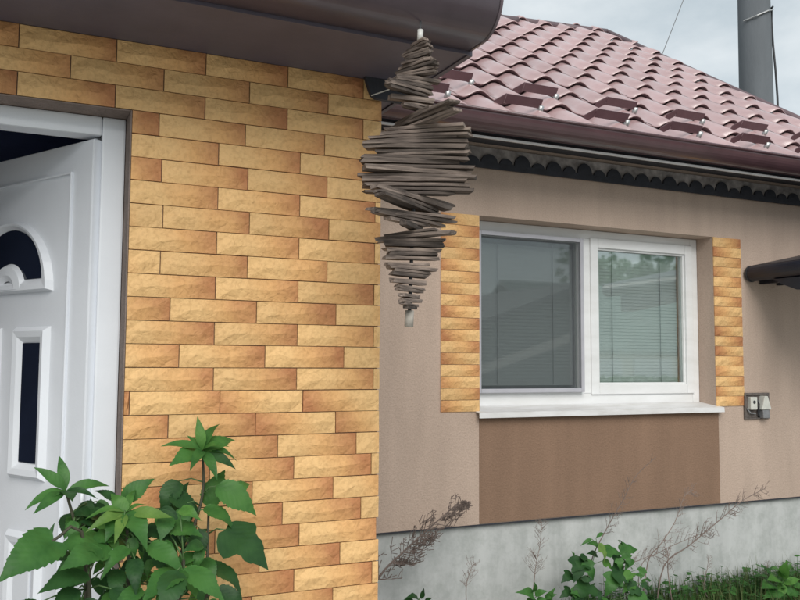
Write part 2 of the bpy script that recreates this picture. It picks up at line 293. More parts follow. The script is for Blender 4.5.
LEAVES = (((0.484,2.2,1.326),(0.397,2.19,1.352),0,1),((0.484,2.2,1.326),(0.391,2.15,1.298),1,1),((0.484,2.2,1.326),(0.472,2.2,1.402),0,2),((0.484,2.2,1.326),(0.515,2.22,1.396),0,1),((0.484,2.2,1.326),(0.576,2.22,1.36),1,1),((0.484,2.2,1.326),(0.559,2.18,1.325),0,1),((0.484,2.2,1.326),(0.551,2.16,1.294),0,0),((0.484,2.2,1.326),(0.503,2.13,1.278),0,1),((0.484,2.2,1.326),(0.444,2.12,1.307),0,1),((0.484,2.2,1.326),(0.453,2.22,1.36),0,1),((0.484,2.2,1.326),(0.515,2.15,1.355),0,2),((0.28,2.06,1.205),(0.214,2.04,1.226),0,2),((0.28,2.06,1.205),(0.214,2.01,1.203),0,3),((0.28,2.06,1.205),(0.25,2.08,1.254),1,2),((0.28,2.06,1.205),(0.368,2.03,1.196),0,3),((0.28,2.06,1.205),(0.253,1.99,1.171),0,3),((0.28,2.06,1.205),(0.32,1.98,1.16),1,1),((0.28,2.06,1.205),(0.3,2.09,1.258),0,2),((0.28,2.06,1.205),(0.23,2.01,1.162),1,1),((0.28,2.06,1.205),(0.316,2.06,1.23),0,2),((0.152,2.08,1.26),(0.097,2.08,1.313),0,1),((0.152,2.08,1.26),(0.14,2.1,1.33),0,1),((0.152,2.08,1.26),(0.233,2.08,1.28),0,1),((0.152,2.08,1.26),(0.079,2.04,1.246),0,1),((0.152,2.08,1.26),(0.092,2.02,1.23),0,1),((0.152,2.08,1.26),(0.203,2.05,1.261),0,0),((0.152,2.08,1.26),(0.161,2.01,1.247),1,0),((0.282,2.12,1.223),(0.349,2.11,1.278),1,1),((0.402,2.2,1.216),(0.483,2.18,1.177),1,0),((0.43,2.22,1.25),(0.377,2.19,1.182),1,0),((0.503,2.2,1.182),(0.544,2.22,1.279),1,1),((0.516,2.18,1.238),(0.618,2.14,1.17),1,1),((0.565,2.2,1.211),(0.622,2.23,1.248),1,1),((0.481,2.17,1.183),(0.564,2.13,1.152),1,1),((0.533,2.14,1.134),(0.632,2.09,1.038),2,0),((0.486,2.14,1.05),(0.588,2.1,0.995),1,0),((0.374,2.08,1.159),(0.45,2.02,1.156),1,1),((0.329,2.04,1.131),(0.4,1.97,1.094),1,1),((0.404,2,1.081),(0.303,1.94,1.034),1,1),((0.404,2,1.083),(0.486,1.94,1.012),1,1),((0.385,1.98,1.084),(0.341,1.91,1.007),1,0),((0.124,1.98,1.17),(0.019,1.92,1.119),3,1),((0.116,2,1.169),(0.123,2,1.201),0,0),((0.237,2.03,1.146),(0.129,1.99,1.152),2,1),((0.223,2,1.142),(0.134,1.94,1.117),1,1),((0.198,2,1.09),(0.094,1.94,1.075),1,0),((0.204,2.1,1.193),(0.208,2.1,1.238),1,0),((0.264,2.1,1.227),(0.219,2.1,1.259),1,0),((0.232,2.1,1.187),(0.167,2.07,1.224),1,0),((0.233,2.1,1.168),(0.182,2.07,1.192),1,0),((0.265,2.04,1.086),(0.25,1.99,1.033),1,0),((0.298,2.02,1.109),(0.291,1.96,1.057),1,0),((0.283,2.02,1.133),(0.221,1.97,1.105),1,1),((0.361,2.1,1.197),(0.412,2.07,1.148),1,0),((0.352,2.1,1.1),(0.399,2.07,1.051),1,0),((0.455,2.2,1.1),(0.506,2.2,1.13),1,0),((0.476,2.18,1.135),(0.479,2.15,1.066),1,0),((0.407,2.22,1.167),(0.458,2.23,1.247),1,0),((0.177,2,1.06),(0.121,1.95,1.023),1,0),((0.247,2,1.053),(0.291,1.95,1.003),1,0),((0.312,2,1.046),(0.242,1.95,1.015),1,1),((0.475,2.05,0.986),(0.419,2,0.944),1,0),((0.186,2.02,1.025),(0.246,1.98,0.986),1,0),((0.502,2.1,1.002),(0.576,2.06,0.956),1,0),((0.104,2.02,1.035),(0.039,1.98,1.018),1,0),((0.373,2.188,1.031),(0.386,2.133,0.978),1,0),((0.425,2.071,1.044),(0.422,2.049,1.01),1,0),((0.279,2.122,1.2),(0.28,2.111,1.142),1,1),((0.208,2.065,1.063),(0.246,2.065,1.016),1,0),((0.223,2.098,1.182),(0.282,2.04,1.174),1,2),((0.439,2.079,1.041),(0.458,2.021,0.992),1,1),((0.247,2.053,1.156),(0.266,2.035,1.121),1,2),((0.347,2.111,1.084),(0.335,2.093,1.05),1,1),((0.231,2.228,1.1),(0.247,2.171,1.067),1,1),((0.44,2.156,1.204),(0.453,2.155,1.152),1,0),((0.384,2.089,1.079),(0.416,2.04,1.069),1,1),((0.262,2.062,1.155),(0.197,2.017,1.153),1,1),((0.437,2.108,1.129),(0.471,2.071,1.113),1,0),((0.269,2.103,1.02),(0.223,2.093,1.009),1,0),((0.374,2.184,1.037),(0.354,2.179,0.989),1,2),((0.344,2.205,1.11),(0.346,2.178,1.057),1,1),((0.21,2.107,1.013),(0.17,2.094,0.974),1,2),((0.474,2.127,1.026),(0.484,2.118,0.985),1,1),((0.268,2.235,1.1),(0.335,2.208,1.09),1,1),((0.399,2.22,1.124),(0.391,2.214,1.071),1,2),((0.462,2.058,1.043),(0.407,2.041,1.045),1,2),((0.456,2.179,1.061),(0.464,2.139,1.006),1,1),((0.287,2.194,1.047),(0.273,2.152,1.006),1,1),((0.477,2.135,1.071),(0.499,2.088,1.02),1,1),((0.39,2.2,1.094),(0.414,2.179,1.04),1,1),((0.418,2.214,1.001),(0.37,2.173,0.961),1,1),((0.494,2.207,1.025),(0.435,2.151,1.028),1,1),((0.253,2.163,1.201),(0.223,2.107,1.166),1,2),((0.382,2.167,1.111),(0.328,2.124,1.078),1,0),((0.231,2.192,1.08),(0.2,2.181,1.052),1,0),((0.473,2.062,0.986),(0.497,2.004,0.942),1,1),((0.224,2.162,1.213),(0.172,2.127,1.204),1,0),((0.408,2.211,1.111),(0.356,2.159,1.069),1,2),((0.28,2.149,1.211),(0.247,2.129,1.186),1,2),((0.257,2.153,1.139),(0.29,2.12,1.104),1,1),((0.218,2.234,1.071),(0.151,2.197,1.054),1,1),((0.449,2.223,1.036),(0.404,2.191,1.01),1,1),((0.359,2.085,1.022),(0.319,2.068,0.993),1,1),((0.294,2.188,1.013),(0.326,2.17,0.965),1,1),((0.288,2.097,1.154),(0.339,2.069,1.143),1,0),((0.366,2.067,1.01),(0.364,2.044,0.977),1,1),((0.325,2.089,1.163),(0.383,2.073,1.132),1,0),((0.396,2.144,1.145),(0.314,2.092,1.15),1,0),((0.168,2.163,1.196),(0.155,2.119,1.147),1,0),((0.297,2.047,1.153),(0.294,2.032,1.103),1,1),((0.38,2.126,1.191),(0.355,2.077,1.159),1,2),((0.363,2.222,1.033),(0.321,2.199,1),1,1),((0.394,2.192,1.034),(0.439,2.173,0.998),1,0),((0.402,2.222,1.096),(0.387,2.214,1.035),1,1),((0.388,2.125,1.01),(0.44,2.093,0.996),1,0),((0.186,2.173,1.169),(0.215,2.171,1.11),1,1),((0.504,2.208,0.943),(0.489,2.195,0.907),1,0),((0.379,2.07,1.194),(0.355,2.033,1.14),1,1),((0.428,2.172,1.19),(0.435,2.127,1.141),1,1),((0.176,2.067,1.113),(0.173,2.041,1.059),1,1),((0.4,2.223,1.082),(0.36,2.215,1.037),1,1),((0.213,2.151,1.08),(0.144,2.114,1.085),1,1),((0.19,2.235,1.157),(0.211,2.187,1.121),1,1),((0.303,2.108,1.135),(0.325,2.074,1.109),1,0),((0.196,2.215,1.186),(0.157,2.187,1.164),1,1),((0.204,2.21,1.092),(0.152,2.153,1.089),1,1),((0.388,2.173,1.156),(0.436,2.124,1.112),1,0),((0.405,2.226,1.108),(0.425,2.184,1.071),1,1),((0.288,2.166,1.049),(0.252,2.109,1.027),1,1),((0.326,2.119,1.085),(0.269,2.113,1.061),1,0),((0.223,2.172,1.174),(0.153,2.151,1.171),1,1),((0.315,2.133,1.016),(0.276,2.127,0.984),1,0),((0.37,2.134,1.199),(0.414,2.101,1.151),1,0),((0.248,2.136,1.186),(0.239,2.134,1.143),1,1),((0.269,2.21,1.197),(0.324,2.2,1.18),1,1),((0.249,2.08,1.082),(0.245,2.079,1.041),1,0),((0.382,2.176,1.062),(0.438,2.165,1.023),1,1),((0.248,2.088,1.068),(0.236,2.048,1.037),1,0),((0.356,2.052,1.132),(0.385,2.005,1.126),1,1),((0.215,2.153,1.215),(0.244,2.097,1.167),1,0),((0.244,2.177,1.033),(0.286,2.138,1.005),1,1),((0.282,2.101,1.212),(0.281,2.098,1.163),1,0),((0.462,2.078,1.107),(0.439,2.064,1.058),1,1),((0.402,2.055,1.205),(0.437,2.011,1.199),1,2),((0.168,2.115,1.112),(0.112,2.078,1.113),1,0),((0.451,2.085,1.089),(0.385,2.078,1.071),1,1),((0.308,2.067,1.056),(0.301,2.034,1.016),1,1),((0.232,2.089,1.212),(0.183,2.085,1.189),1,0),((0.17,2.06,1.196),(0.159,2.034,1.155),1,1),((0.298,2.228,1.024),(0.347,2.22,1.012),1,0),((0.313,2.186,1.02),(0.268,2.144,0.979),1,1),((0.196,2.101,1.054),(0.153,2.093,1.038),1,1),((0.382,2.151,1.145),(0.446,2.15,1.111),1,0),((0.505,2.23,0.967),(0.457,2.229,0.947),1,2),((0.301,2.157,1.133),(0.277,2.107,1.109),1,0),((0.255,2.193,1.073),(0.224,2.167,1.048),1,1),((0.198,2.127,1.157),(0.242,2.1,1.128),1,0),((0.347,2.203,0.977),(0.308,2.178,0.96),1,0),((0.23,2.181,1.217),(0.267,2.16,1.189),1,1),((0.227,2.111,1.166),(0.24,2.066,1.122),1,0),((0.293,2.222,1.016),(0.318,2.218,0.958),1,1),((0.276,2.048,1.203),(0.302,2.037,1.157),1,0),((0.416,2.191,1.137),(0.474,2.162,1.102),1,1),((0.426,2.042,1.051),(0.437,2.011,1.01),1,2),((0.369,2.162,1.021),(0.428,2.131,1.007),1,2),((0.326,2.203,1.042),(0.26,2.148,1.017),1,2),((0.383,2.159,1.085),(0.393,2.118,1.044),1,2),((0.23,2.162,1.155),(0.287,2.11,1.143),1,1),((0.253,2.054,1.032),(0.24,2.009,0.99),1,1),((0.464,2.162,1.01),(0.499,2.15,0.955),1,2),((0.189,2.125,1.201),(0.152,2.067,1.163),1,1),((0.29,2.175,1.04),(0.243,2.156,1.035),1,1),((0.197,2.115,1.077),(0.138,2.062,1.071),1,0),((0.269,2.23,1.019),(0.282,2.225,0.978),1,1),((0.423,2.206,1.147),(0.471,2.153,1.125),1,1),((0.29,2.1,1.13),(0.222,2.084,1.121),1,2),((0.446,2.099,1.083),(0.4,2.066,1.069),1,2),((0.223,2.178,1.175),(0.171,2.134,1.151),1,0),((0.462,2.078,1.116),(0.414,2.05,1.114),1,1),((0.466,2.135,1.09),(0.443,2.129,1.032),1,0))
STEMS = (((0.24,2.1,0.1),(0.2,2.06,1.043),(0.204,2.07,1.108),(0.173,2.08,1.191),(0.152,2.08,1.26)),((0.3,2.14,0.1),(0.292,2.07,1.031),(0.287,2.06,1.133),(0.28,2.06,1.205)),((0.38,2.18,0.1),(0.41,2.12,0.991),(0.449,2.17,1.106),(0.487,2.2,1.216),(0.484,2.2,1.326)),((0.36,2.12,0.1),(0.404,2.05,1.001),(0.408,2.02,1.073)),((0.42,2.2,0.1),(0.488,2.14,0.962),(0.491,2.15,1.049),(0.503,2.2,1.182)),((0.24,2.08,0.1),(0.201,2.03,1.094),(0.121,1.98,1.17)))
WEED_LEAVES = (((3.051,3.85,0.543),(2.934,3.83,0.599),1,1),((3.055,3.83,0.535),(3.195,3.79,0.499),2,1),((2.998,3.8,0.573),(3.042,3.74,0.469),2,3),((3.173,3.83,0.52),(3.31,3.8,0.525),2,1),((3.182,3.8,0.514),(3.187,3.75,0.432),2,1),((2.931,3.82,0.495),(2.775,3.78,0.434),2,0),((2.903,3.8,0.491),(2.96,3.74,0.378),2,1),((2.892,3.82,0.509),(2.8,3.77,0.361),2,0),((2.841,3.8,0.339),(2.9,3.75,0.241),2,0),((2.941,3.8,0.366),(2.758,3.75,0.319),2,0),((3.091,3.8,0.42),(3.242,3.75,0.346),2,0),((3.111,3.8,0.402),(3.001,3.75,0.292),2,1),((3.2,3.8,0.339),(3.31,3.75,0.258),2,0),((3.024,3.85,0.599),(3.093,3.85,0.637),0,1),((2.997,3.85,0.596),(2.908,3.84,0.573),0,1),((3.176,3.85,0.576),(3.232,3.85,0.538),0,0),((3.007,3.8,0.279),(3.1,3.75,0.176),2,1),((3.284,3.8,0.303),(3.135,3.75,0.214),2,1),((3.209,3.871,0.454),(3.133,3.841,0.4),2,1),((3.256,3.891,0.274),(3.271,3.861,0.318),2,0),((2.99,3.801,0.324),(2.996,3.771,0.262),2,0),((3.005,3.898,0.269),(2.909,3.868,0.257),2,0),((3.145,3.789,0.386),(3.245,3.759,0.377),2,1),((2.819,3.803,0.343),(2.908,3.773,0.32),2,1),((2.871,3.791,0.318),(2.779,3.761,0.363),1,1),((3.016,3.806,0.29),(3.082,3.776,0.248),1,1),((3.178,3.837,0.473),(3.141,3.807,0.417),1,2),((3.233,3.795,0.29),(3.209,3.765,0.223),1,0),((3.266,3.847,0.446),(3.27,3.817,0.47),2,2),((2.833,3.781,0.31),(2.848,3.751,0.235),2,0),((3.282,3.783,0.349),(3.312,3.753,0.379),1,1),((3.25,3.859,0.358),(3.309,3.829,0.392),2,2),((2.892,3.885,0.501),(2.881,3.855,0.54),2,1),((2.828,3.816,0.337),(2.85,3.786,0.278),1,1),((3.237,3.803,0.474),(3.144,3.773,0.428),1,1),((3.048,3.871,0.495),(2.946,3.841,0.536),1,0),((3.206,3.858,0.475),(3.109,3.828,0.443),2,1),((3.378,3.89,0.314),(3.412,3.86,0.257),2,0),((2.859,3.858,0.325),(2.905,3.828,0.283),2,0),((2.877,3.791,0.407),(2.963,3.761,0.394),1,0),((3.175,3.85,0.398),(3.08,3.82,0.351),1,2),((2.886,3.809,0.518),(2.956,3.779,0.493),2,0),((2.852,3.853,0.336),(2.744,3.823,0.307),2,0),((3.28,3.873,0.416),(3.21,3.843,0.472),2,1),((3.069,3.848,0.474),(3.133,3.818,0.404),2,2),((3.285,3.8,0.26),(3.354,3.77,0.242),2,0),((3.129,3.792,0.491),(3.129,3.762,0.418),2,1),((3.214,3.788,0.408),(3.103,3.758,0.375),1,2),((3.087,3.794,0.374),(3.174,3.764,0.333),1,1),((3.365,3.869,0.403),(3.317,3.839,0.326),2,1),((3.238,3.809,0.341),(3.126,3.779,0.299),2,2),((3.253,3.796,0.387),(3.297,3.766,0.396),1,1),((3.125,3.839,0.493),(3.218,3.809,0.45),2,0),((2.847,3.833,0.425),(2.74,3.803,0.393),2,0),((3.119,3.851,0.327),(3.063,3.821,0.378),1,0),((3.239,3.881,0.402),(3.108,3.851,0.408),2,1))
WEED_STEMS = (((3.02,3.86,0.1),(2.958,3.84,0.328),(3.03,3.85,0.561)),((3.1,3.86,0.1),(3.114,3.83,0.314),(3.189,3.84,0.549)),((2.98,3.86,0.1),(2.897,3.83,0.337),(2.926,3.83,0.504)))
WEED2 = (((4.335,3.75,0.286),(4.233,3.71,0.363),1,2),((4.344,3.75,0.297),(4.359,3.71,0.363),1,2),((4.333,3.75,0.251),(4.172,3.71,0.288),1,2),((4.35,3.75,0.237),(4.44,3.71,0.273),1,2),((4.315,3.75,0.206),(4.152,3.71,0.198),1,1),((4.348,3.75,0.19),(4.453,3.71,0.177),1,1),((4.343,3.75,0.274),(4.325,3.71,0.378),1,2),((4.304,3.75,0.148),(4.181,3.71,0.102),1,1),((4.363,3.75,0.13),(4.433,3.71,0.097),1,1),((4.282,3.75,0.233),(4.121,3.71,0.247),1,1),((4.417,3.75,0.219),(4.49,3.71,0.22),1,1),((4.341,3.75,0.238),(4.259,3.71,0.175),1,2),((4.366,3.75,0.224),(4.375,3.71,0.15),1,1))
WEED3 = (((2.573,3.8,0.348),(2.485,3.76,0.397),1,1),((2.586,3.8,0.351),(2.627,3.76,0.382),1,1),((2.579,3.8,0.337),(2.515,3.76,0.303),1,1),((2.598,3.8,0.33),(2.651,3.76,0.313),1,1),((2.573,3.8,0.368),(2.565,3.76,0.419),1,1),((2.648,3.8,0.329),(2.69,3.76,0.355),1,1),((2.667,3.8,0.307),(2.665,3.76,0.378),1,1))
WEED4 = (((1.903,3.8,0.401),(1.84,3.76,0.446),1,0),((1.914,3.8,0.41),(1.915,3.76,0.467),1,0),((1.881,3.8,0.375),(1.808,3.76,0.422),1,0),((1.936,3.8,0.379),(1.959,3.76,0.415),1,0))
STALKS = ((((1.45,3.92,0.12),(1.727,3.9,0.492),(1.852,3.9,0.601),(1.991,3.9,0.703),(2.135,3.9,0.803),(2.188,3.9,0.84)),119,0.161,0.006),(((2.25,3.9,0.1),(2.229,3.9,0.381),(2.253,3.9,0.479),(2.277,3.9,0.528)),23,0.103,0.003),(((2.62,3.95,0.1),(2.675,3.95,0.332),(2.695,3.95,0.463),(2.722,3.95,0.567),(2.736,3.95,0.69)),44,0.115,0.003),(((3,3.95,0.1),(3.058,3.95,0.423),(3.166,3.95,0.603),(3.291,3.95,0.763),(3.397,3.95,0.906),(3.55,3.95,1.009)),27,0.103,0.004),(((3.42,3.95,0.1),(3.476,3.95,0.407),(3.569,3.95,0.496),(3.687,3.95,0.621),(3.761,3.95,0.763),(3.834,3.95,0.8)),30,0.127,0.004),(((3.5,3.92,0.1),(3.569,3.92,0.381),(3.772,3.92,0.485),(4.033,3.92,0.624),(4.203,3.92,0.716),(4.412,3.92,0.784)),51,0.138,0.005),(((3.4,3.94,0.1),(3.408,3.94,0.381),(3.559,3.94,0.459),(3.793,3.94,0.52),(3.97,3.94,0.554)),34,0.138,0.003),(((3.62,3.9,0.1),(3.58,3.9,0.35),(3.583,3.9,0.442),(3.554,3.9,0.536)),20,0.092,0.004),(((3.95,3.9,0.1),(3.856,3.9,0.219),(3.883,3.9,0.333),(3.901,3.9,0.413)),13,0.069,0.003),(((4.5,3.95,0.1),(4.413,3.95,0.148),(4.435,3.95,0.269),(4.446,3.95,0.317)),13,0.081,0.003),(((3.3,3.88,0.1),(3.226,3.88,0.389),(3.357,3.88,0.443),(3.467,3.88,0.456),(3.593,3.88,0.388)),30,0.115,0.003))


# ------------------------------------------------------------------ ground
g = MB(); n = 40
xs = [-60+120*i/n for i in range(n+1)]
g.add([(x, y, GZ) for x in xs for y in xs], [(i*(n+1)+j, (i+1)*(n+1)+j, (i+1)*(n+1)+j+1, i*(n+1)+j+1) for i in range(n) for j in range(n)])
tag(g.build('ground', 'ground', origin=(0, 0, 0)), kind='structure')

tag(MB().box(-7, 9.5, -7, 3.3, GZ-.05, GZ+.03).build('bounce_slab', 'bounce_slab', origin=(0, 0, 0)), kind='structure')  # unseen pale slab, added to bounce light onto soffit and upper bricks
# ------------------------------------------------------------------ near house: brick tile wall, door, eave
Y1 = 2.415; CX = 1.075                     # tile face plane, outer corner
near = thing('brick_house', 'near house clad in yellow and orange brick tiles, its white door standing open', 'house', (0, Y1+.2, GZ))
DX0, DX1, DZ1 = -.70, .316, 2.251          # door opening
b = MB()
yb = Y1+.012
b.box(DX1, CX-.004, yb, yb+.32, GZ, 2.46); b.box(-1.5, DX0, yb, yb+.32, GZ, 2.46); b.box(DX0, DX1, yb, yb+.32, DZ1, 2.46)
wall = b.build('wall', 'grout', near)
b = MB(); b.box(CX-.30, CX-.006, yb+.321, 4.13, GZ, 2.46)
b.build('side_wall', 'tan', near)
# brown rendered reveals round the door
b = MB(); b.box(DX1-.004, DX1-.0005, Y1+.004, yb+.3, GZ, DZ1-.001); b.build('reveal', 'reveal', near)
b = MB(); b.box(DX0, DX1-.005, Y1+.004, yb+.3, DZ1-.004, DZ1-.0005); b.build('reveal', 'reveal', near)

TL, TH, PX, PZ = .2450, .0625, .2478, .0650
def tile_mesh(x0, x1, seed):
    rnd = random.Random(seed); nx = max(2, round(6*(x1-x0)/TL)); nz_ = 2
    vs = []; fs = []
    for j in range(nz_+1):
        for i in range(nx+1):
            e = i in (0, nx) or j in (0, nz_)
            y = (.0050+rnd.uniform(-.0010, .0010)) if e else rnd.uniform(-.0035, .0015)
            x = x0+(x1-x0)*i/nx+(0 if e else rnd.uniform(-.006, .006)); z = -TH/2+TH*j/nz_+(0 if e else rnd.uniform(-.008, .008))
            vs.append((x, y, z))
    q = nx+1
    for j in range(nz_):
        for i in range(nx): fs.append((j*q+i, j*q+i+1, (j+1)*q+i+1, (j+1)*q+i))
    rim = [i for i in range(q)]+[j*q+nx for j in range(1, nz_+1)]+[nz_*q+i for i in range(nx-1, -1, -1)]+[j*q for j in range(nz_-1, 0, -1)]
    k = len(vs)
    for r_ in rim: vs.append((vs[r_][0], .0122, vs[r_][2]))
    for a in range(len(rim)): bb = (a+1) % len(rim); fs.append((rim[a], rim[bb], k+bb, k+a))
    me = bpy.data.meshes.new('brick'); me.from_pydata(vs, [], fs)
    bm = bmesh.new(); bm.from_mesh(me); bmesh.ops.recalc_face_normals(bm, faces=bm.faces); bm.to_mesh(me); bm.free()
    me.materials.append(M['brick']); return me
FULL = [tile_mesh(0, TL, 100+i) for i in range(8)]
rt = random.Random(3)
def lay(x0, x1, xt, z, parent, flip=False, y=Y1):
    """one tile whose whole length would start at xt, cut to x0..x1; flip puts the scorched end left"""
    a, e = max(x0, xt)-xt, min(x1, xt+TL)-xt
    if e-a < .008: return
    if flip: a, e = TL-e, TL-a
    full = a < .002 and e > TL-.002
    me = rt.choice(FULL) if full else tile_mesh(a, e, rt.random())
    jz = rt.uniform(-.0006, .0006); jy = rt.uniform(-.0012, .0008)
    mw = T(xt, y+jy, z+jz) if not flip else T(xt+TL, y+jy, z+jz) @ Matrix.Rotation(math.pi, 4, 'Y')
    place('brick', me, parent, mw)
PH = [.023, .153, .023, .391, .561, .401, .562, .408, .561, .404, .56, .434, .56, .462, .56, .58, .437, .753, .803, .679, .77, .822, .951, .808, .93]
for k in range(36):
    z = 2.4463-PZ*(k+.5); ph = PH[k] if k < len(PH) else .561+.12*(k % 2)+rt.uniform(-.02, .02)
    xt = ph-PX*math.ceil((ph+1.5)/PX)
    while xt < CX:
        for (a, e) in ((( -1.5, DX0), (DX1+.001, CX)) if k >= 3 else ((-1.5, CX),)):
            if xt+TL > a and xt < e:
                fl = (k == 15 and xt > .5) or (k == 16 and xt > .6) or (k in (7, 9) and xt < .3) or (k > 24 and rt.random() < .15)
                if k < 26 or a > 0: lay(a, e, xt, z, wall, fl)
        xt += PX
# door frame
YF = Y1+.09
def bar(name, x0, x1, z0, z1, y0, y1, mt, parent, bev=.004): return MB().box(x0, x1, y0, y1, z0, z1).build(name, mt, parent, bevel=bev)
fr = MB()
fr.box(.247, DX1-.005, YF, YF+.075, GZ, 2.246)
frame = fr.build('door_frame', 'doorwhite', near, bevel=.006)
MB().box(-.63, .2465, YF, YF+.075, 2.192, 2.246).build('frame_head', 'doorwhite', frame, bevel=.006)
MB().box(-.695, -.631, YF, YF+.075, GZ, 2.246).build('frame_post', 'doorwhite', frame, bevel=.006)
MB().box(.228, .2465, YF+.03, YF+.075, GZ, 2.190).build('rebate', 'doorwhite', frame, bevel=.004)
MB().box(.2395, .2462, YF+.018, YF+.0295, GZ, 2.189).build('seal', 'wire', frame)
# open leaf: local x runs from the hinge along the leaf, local y into its thickness, outer face at y = 0
LW, LZ0, LZ1 = .80, GZ+.06, 2.182
ha = R(61)
hw = Matrix.Translation((.222, YF+.004, 0)) @ Matrix.Rotation(math.pi-ha, 4, 'Z') @ Matrix.Scale(-1, 4, (0, 1, 0))
# keep a proper (unmirrored) frame: u along leaf, v = outward normal
ux = Vector((-math.cos(ha), math.sin(ha), 0)); vy = Vector((math.sin(ha), math.cos(ha), 0))
def leafmb(mb):                             # (u, depth into leaf, z) -> world
    h = Vector((.222, YF+.004, 0)); mb.v = [tuple(h+ux*p[0]+vy*p[1]+Vector((0, 0, p[2]))) for p in mb.v]; return mb
door = leafmb(MB().box(0, LW, .004, .066, LZ0, LZ1)).build('door', 'doorwhite', near, bevel=.004)
def lring(name, u0, u1, z0, z1, wd, proud, mt):   # picture-frame moulding, chamfered
    mb = MB()
    o = [(u0,z0),(u1,z0),(u1,z1),(u0,z1)]
    def ins(d): return [(u0+d,z0+d),(u1-d,z0+d),(u1-d,z1-d),(u0+d,z1-d)]
    loops = [(o, .0045), (ins(wd*.28), -proud), (ins(wd*.62), -proud*.75), (ins(wd), .003)]
    vs = []; fs = []
    for pts, d in loops: vs += [(p[0], d, p[1]) for p in pts]
    for a in range(len(loops)-1):
        for i in range(4): fs.append((a*4+i, a*4+(i+1) % 4, (a+1)*4+(i+1) % 4, (a+1)*4+i))
    mb.add(vs, fs); return leafmb(mb).build(name, mt, door)
# sunk outline of the leaf's field
def groove(pts, wd=.006):
    mb = MB()
    for (a, c) in zip(pts[:-1], pts[1:]):
        mb.box(min(a[0], c[0])-wd/2, max(a[0], c[0])+wd/2, -.004, .0045, min(a[1], c[1])-wd/2, max(a[1], c[1])+wd/2)
    return leafmb(mb).build('field_bead', 'doorwhite', door, bevel=.002)
groove([(.096, .25), (.096, 2.095)]); groove([(.1025, 2.095), (.695, 2.095)]); groove([(.704, .25), (.704, 2.095)])
for u0 in (.178, .440):
    pm = lring('panel_moulding', u0, u0+.186, 1.205, 1.655, .05, .014, 'doorwhite')
    leafmb(MB().box(u0+.049, u0+.137, -.0012, .0035, 1.256, 1.606)).build('door_pane', 'doorglass', door)
    lring('panel_moulding', u0, u0+.186, .30, 1.055, .05, .014, 'doorwhite')
    leafmb(MB().box(u0+.052, u0+.134, -.006, .0038, .352, 1.0)).build('door_panel', 'doorwhite', door, bevel=.003)
def arch(name, cu, cz, loops, mt, n=24):    # half-ring moulding from (radius_u, radius_z, base z, depth) loops
    vs = []; fs = []
    for ru, rz, bz, d in loops:
        row = [(cu+ru*math.cos(math.pi*i/n), d, max(bz, 0)+rz*math.sin(math.pi*i/n)) for i in range(n+1)]
        vs += row+[(cu-ru*(1-2*(j+1)/7), d, bz) for j in range(6)]
    q = n+7
    for a in range(len(loops)-1):
        for i in range(q): fs.append((a*q+i, a*q+(i+1) % q, (a+1)*q+(i+1) % q, (a+1)*q+i))
    return leafmb(MB().add(vs, fs)).build(name, mt, door)
arch('fanlight_moulding', .40, 1.76, [(.228, .222, 1.757, .0045), (.214, .208, 1.764, -.016), (.192, .184, 1.782, -.013), (.168, .152, 1.799, .003)], 'doorwhite')
vs = [(.40+.172*math.cos(math.pi*i/24), -.001, 1.797+.156*math.sin(math.pi*i/24)) for i in range(25)]
leafmb(MB().add(vs+[(p[0], .0035, p[2]) for p in vs], [tuple(range(25)), tuple(range(49, 24, -1))]+[(i, (i+1) % 25, (i+1) % 25+25, i+25) for i in range(25)])).build('fanlight_pane', 'doorglass', door)
arch('fanlight_hub', .40, 1.76, [(.088, .086, 1.766, .003), (.078, .074, 1.766, -.015), (.05, .045, 1.768, -.018), (.03, .025, 1.77, -.008)], 'doorwhite')
leafmb(MB().tube([(.74, -.05, .98), (.74, -.05, 1.16)], .011, 10)).build('door_handle', 'metal', door)
for hz in (.45, 1.15):
    leafmb(MB().tube([(-.003, .002, hz), (-.003, .002, hz+.05)], .006, 10)).build('hinge', 'doorwhite', door, smooth=True)
# dark hall behind the door
hall = MB()
hall.box(-1.5, CX-.31, 4.55, 4.6, GZ, 2.7); hall.box(-1.55, -1.5, yb+.33, 4.6, GZ, 2.7); hall.box(-1.5, CX-.31, yb+.33, 4.55, 2.47, 2.5); hall.box(-1.5, CX-.31, yb+.33, 4.55, GZ+.002, GZ+.02)
hall.box(.70, .74, yb+.33, 4.55, GZ+.02, 2.47)
hall.build('hall', 'interior', near)
